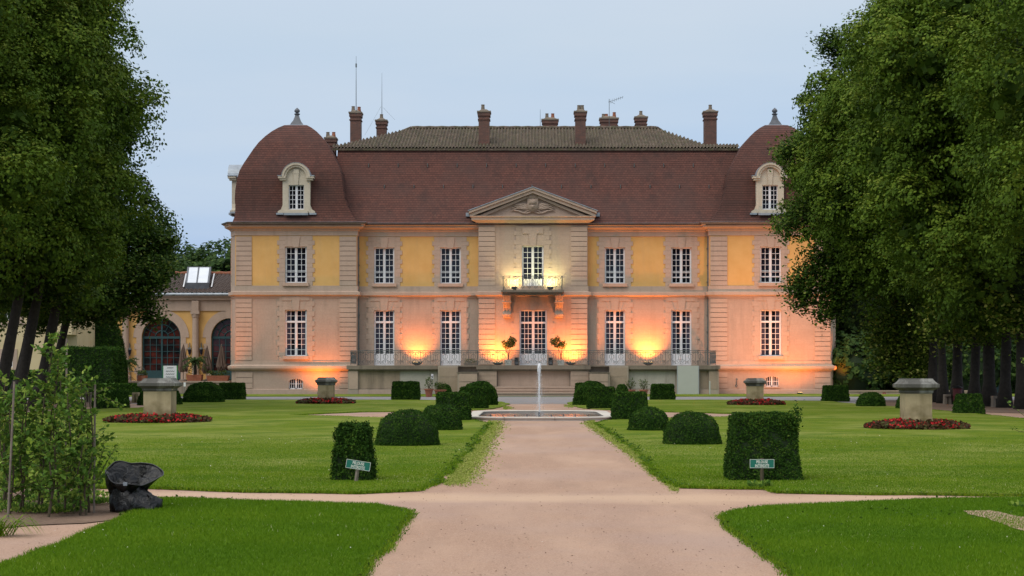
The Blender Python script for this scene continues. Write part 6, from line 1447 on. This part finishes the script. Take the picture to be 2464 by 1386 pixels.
plants('weeds', 'broad leaved dock weeds under the right green sign', [(X(1828,18.9),18.9,.11,.06)], 90, .07, 'sapling', 13)
plants('weeds', 'ground weeds at the right edge of the foreground lawn', [(X(px,5250/(py-900)), 5250/(py-900), .16, .08) for px, py in [(g_.uniform(2440,2560), g_.uniform(1225,1290)) for _ in range(8)]], 900, .04, 'sapling', 14)
def strap_plant(px, Y, n, ln, lab, seed):
    g = random.Random(seed); x = X(px,Y); m = MB(); vs = []
    for k in range(n):
        a = g.random()*6.283; L_ = ln*g.uniform(.6,1.1); bx_, by_ = x+g.uniform(-.12,.12), Y+g.uniform(-.1,.1); ux, uy = math.cos(a), math.sin(a)*.7; px_ = -uy; w_ = .007; prev = None
        for i in range(8):
            u = i/7; c = Vector((bx_+ux*L_*.75*u, by_+uy*L_*.75*u, .01+L_*(1.05*u-1.0*u*u))); ww = w_*(1-u*u)+.0008; q = (c+Vector((px_*ww, ux*ww, 0)), c-Vector((px_*ww, ux*ww, 0)))
            if prev: m.q(prev[0], prev[1], q[1], q[0])
            prev = q
    o = m.build('daylily_clump', M['blade'], None); a = o.data.attributes.new('tint','FLOAT','POINT'); a.data.foreach_set('value', [g.random()*.8 for _ in range(len(o.data.vertices))]); tag(o, lab, 'daylily')
def border():
    g = np.random.default_rng(77); C = []; D = []
    for li, poly in enumerate(LAWNS):
        n = len(poly)
        for i in range(n):
            a_ = np.array(poly[i]); b_ = np.array(poly[(i+1) % n])
            if a_[1] > 46 or a_[1] < 9 or abs(a_[0]) > 16 or g.random() < .35: continue
            m_ = int(g.integers(6, 30)*(1 if a_[1] < 25 else .7)); p = a_+np.outer(g.random(m_), b_-a_)+g.normal(0,.045,(m_,2)); C.append(np.concatenate([p, g.uniform(.012,.045,(m_,1))],1)); D.append(np.stack([g.normal(0,1,m_), g.normal(0,1,m_), g.uniform(.1,.9,m_)],1))
    for q_ in range(46):
        li = 2+q_ % 2; P_ = np.array(LAWNS[li]); x0_, y0_ = g.uniform(-5.5,5), g.uniform(10.5,17.5)
        if not inpoly(np.array([x0_]), np.array([y0_]), LAWNS[li])[0]: continue
        m_ = 34; p = np.stack([g.normal(x0_,.22,m_), g.normal(y0_,.35,m_)],1); p = p[inpoly(p[:,0], p[:,1], LAWNS[li])]; m_ = len(p); C.append(np.concatenate([p, g.uniform(.045,.058,(m_,1))],1)); D.append(np.stack([g.normal(0,1,m_), g.normal(0,1,m_), g.uniform(.05,.4,m_)],1))
    C = np.concatenate(C); D = np.concatenate(D); V = bigleaves(C, D, g.uniform(.5,1.3,len(C))*np.clip(.0017*C[:,1], .022, .05), g); o = npmesh('clover', V, 6, g.random(len(V))*.8, [M['clover']]); tag(o, 'low clover and weeds straggling along the lawn edges', 'clover', kind='stuff')
    n = 170; y = 12+24*g.random(n)**1.3; x = g.uniform(-1,1,n)*y*.31; ok = np.zeros(n, bool)
    for poly in LAWNS: ok |= inpoly(x, y, poly)
    x, y = x[ok], y[ok]; n = len(x); C = np.stack([x,y,np.full(n,.055)],1); V = cards(C, np.tile([0,-.6,.8],(n,1)), g.uniform(.006,.013,n)*np.clip(y/15,1,2), g, aspect=.9, jitter=.3)
    o = npmesh('daisies', V, 4, g.random(n), [M['daisy']]); tag(o, 'tiny pale daisies and fallen petals dotted over the lawns', 'daisies', kind='stuff')
M['clover'] = leafmat('clover_leaves', [(0,(.035,.080,.008)), (.7,(.075,.14,.016)), (1,(.13,.19,.03))], .2)
M['daisy'] = leafmat('daisy_petals', [(0,(.35,.36,.22)), (1,(.62,.62,.50))], .1)
border()
strap_plant(-8, 13.4, 70, .52, 'arching strap leaved clump in the lower left corner', 2)

def blades():
    Vs = []; Ts = []; g = np.random.default_rng(9)
    for li, poly in enumerate(LAWNS):
        P_ = np.array(poly)
        for y0, y1, dens, h, w_ in ((9.6,13,8500,.026,.0026),(13,17,5500,.026,.0032),(17,23,3000,.018,.0040),(23,36,1800,.015,.0050)):
            xlim = lambda y: (1300*y/F+.3)
            xmn, xmx = max(P_[:,0].min(), -1320/F*y1), min(P_[:,0].max(), 1240/F*y1); a0, a1 = max(y0, P_[:,1].min()), min(y1, P_[:,1].max())
            if a1 <= a0 or xmx <= xmn: continue
            n = int((xmx-xmn)*(a1-a0)*dens); x = g.uniform(xmn, xmx, n); y = g.uniform(a0, a1, n); ok = (g.random(n) < np.clip(1.25-(y-17)/15, .0, 1)) & inpoly(x, y, poly) & (x > -1320/F*y) & (x < 1240/F*y); x, y = x[ok], y[ok]; n = len(x)
            patch = np.clip(.45+.3*np.sin(x*.8+np.sin(y*.9)*1.5)*np.cos(y*1.1+x*.3)+.2*np.sin(x*2.9+y*.7)*np.sin(y*1.3-x*1.1)+.15*np.sin(y*3.1+x*.5)+g.normal(0,.1,n), 0, 1); hh = h*g.uniform(.5,1.25,n)*(.75+.4*patch); a = g.random(n)*6.283; le = g.normal(0,.45,(n,2))*hh[:,None]; ww = w_*g.uniform(.6,1.2,n)
            base = np.stack([x,y,np.full(n,.033)],1); V = np.empty((n,3,3)); o = np.stack([np.cos(a)*ww, np.sin(a)*ww, np.zeros(n)],1)
            V[:,0] = base-o; V[:,1] = base+o; V[:,2] = base+np.stack([le[:,0],le[:,1],hh],1); Vs.append(V); t = np.clip(g.random(n)*(.5 if li < 2 else .32)+(.38 if li < 2 else .34)*patch, 0, .9); t[g.random(n) < (.010 if li < 2 else .003)] = 1; Ts.append(t)
        # ragged taller fringe along the borders
        n = len(poly)
        for i in range(n):
            a = np.array(poly[i]); b_ = np.array(poly[(i+1) % n]); 
            if min(a[1], b_[1]) > 60 or abs(a[0]) > 20 or max(a[1],b_[1]) < 9: continue
            ln = np.linalg.norm(b_-a); k = int(ln*(900 if a[1] < 25 else 220)); 
            if k < 1: continue
            u = g.random(k); y_ = a[1]; w2 = .004 if y_ < 18 else .0075 if y_ < 30 else .016; pts = a+np.outer(u, b_-a)+g.normal(0,.03,(k,2)); hh = g.uniform(.015,.042,k); V = np.empty((k,3,3)); base = np.concatenate([pts, np.full((k,1),.012)],1); an = g.random(k)*6.283
            o = np.stack([np.cos(an)*w2, np.sin(an)*w2, np.zeros(k)],1); V[:,0] = base-o; V[:,1] = base+o; V[:,2] = base+np.stack([g.normal(0,.02,k), g.normal(0,.02,k), hh],1); Vs.append(V); Ts.append(g.random(k)*.8)
    V = np.concatenate(Vs); T = np.concatenate(Ts); print('blades', len(V)); o = npmesh('grass', V, 3, T, [M['blade']]); tag(o, 'short mown grass blades covering the near lawns', 'grass', kind='stuff')
blades()
# mossy patches along the path edges
def moss():
    g = np.random.default_rng(19); Vs = []
    sp = [(1120+55*u, 1095-75*u, 60*(1-.35*u), 9) for u in np.linspace(-.9,1.0,22)] + [(1437+93*u-6, 1019+66*u, -26, 7) for u in np.linspace(0,1,10)] + [(1530+110*u-8, 1085+91*u, -24, 8) for u in np.linspace(0,1,9)]+[(1212,982,20,3),(1378,977,-18,3)]
    for px, py, w_, h in sp:
        n = 800; x_ = px + w_*np.abs(g.normal(0,.42,n)); y_ = g.normal(py, h*.5, n); y_ = np.maximum(y_, 940); Y = 5250/(y_-900); C = np.stack([(x_-HX)/F*Y, Y, np.full(n,.012)],1); keep = (g.random(n) < .8); C = C[keep]
        ok = np.ones(len(C), bool)
        for poly in LAWNS[:2]: ok &= ~inpoly(C[:,0], C[:,1], poly)
        C = C[ok]; Vs.append(cards(C, np.tile([0,-.3,1.],(len(C),1)), g.uniform(.6,1.3,len(C))*.0015*np.clip(C[:,1],15,60), g, aspect=.5, jitter=.5))
    V = np.concatenate(Vs); V[:,:,2] = np.maximum(V[:,:,2], .006); o = npmesh('moss', V, 4, g.random(len(V)), [M['moss']]); tag(o, 'yellowish moss and stray grass creeping onto the gravel path', 'moss', kind='stuff')
moss()
def pebbles():
    g = np.random.default_rng(29); n = 5200; y = 9.8+22*g.random(n)**1.6; x = g.uniform(-1,1,n)*y*.3; ok = np.ones(n, bool)
    for poly in LAWNS: ok &= ~inpoly(x, y, poly)
    x, y = x[ok], y[ok]; n = len(x); C = np.stack([x, y, np.full(n,.008)],1); V = cards(C, np.tile([0,0,1.],(n,1)), g.uniform(.006,.02,n), g, aspect=.9, jitter=.25); V[:,:,2] = np.maximum(V[:,:,2], .0055)
    o = npmesh('pebbles', V, 4, g.random(n), [M['peb']]); tag(o, 'small loose stones and leaf bits scattered on the gravel', 'pebbles', kind='stuff')
M['peb'] = leafmat('loose_stones', [(0,(.08,.05,.035)), (.5,(.30,.2,.15)), (1,(.5,.40,.33))], 0, .9)
pebbles()
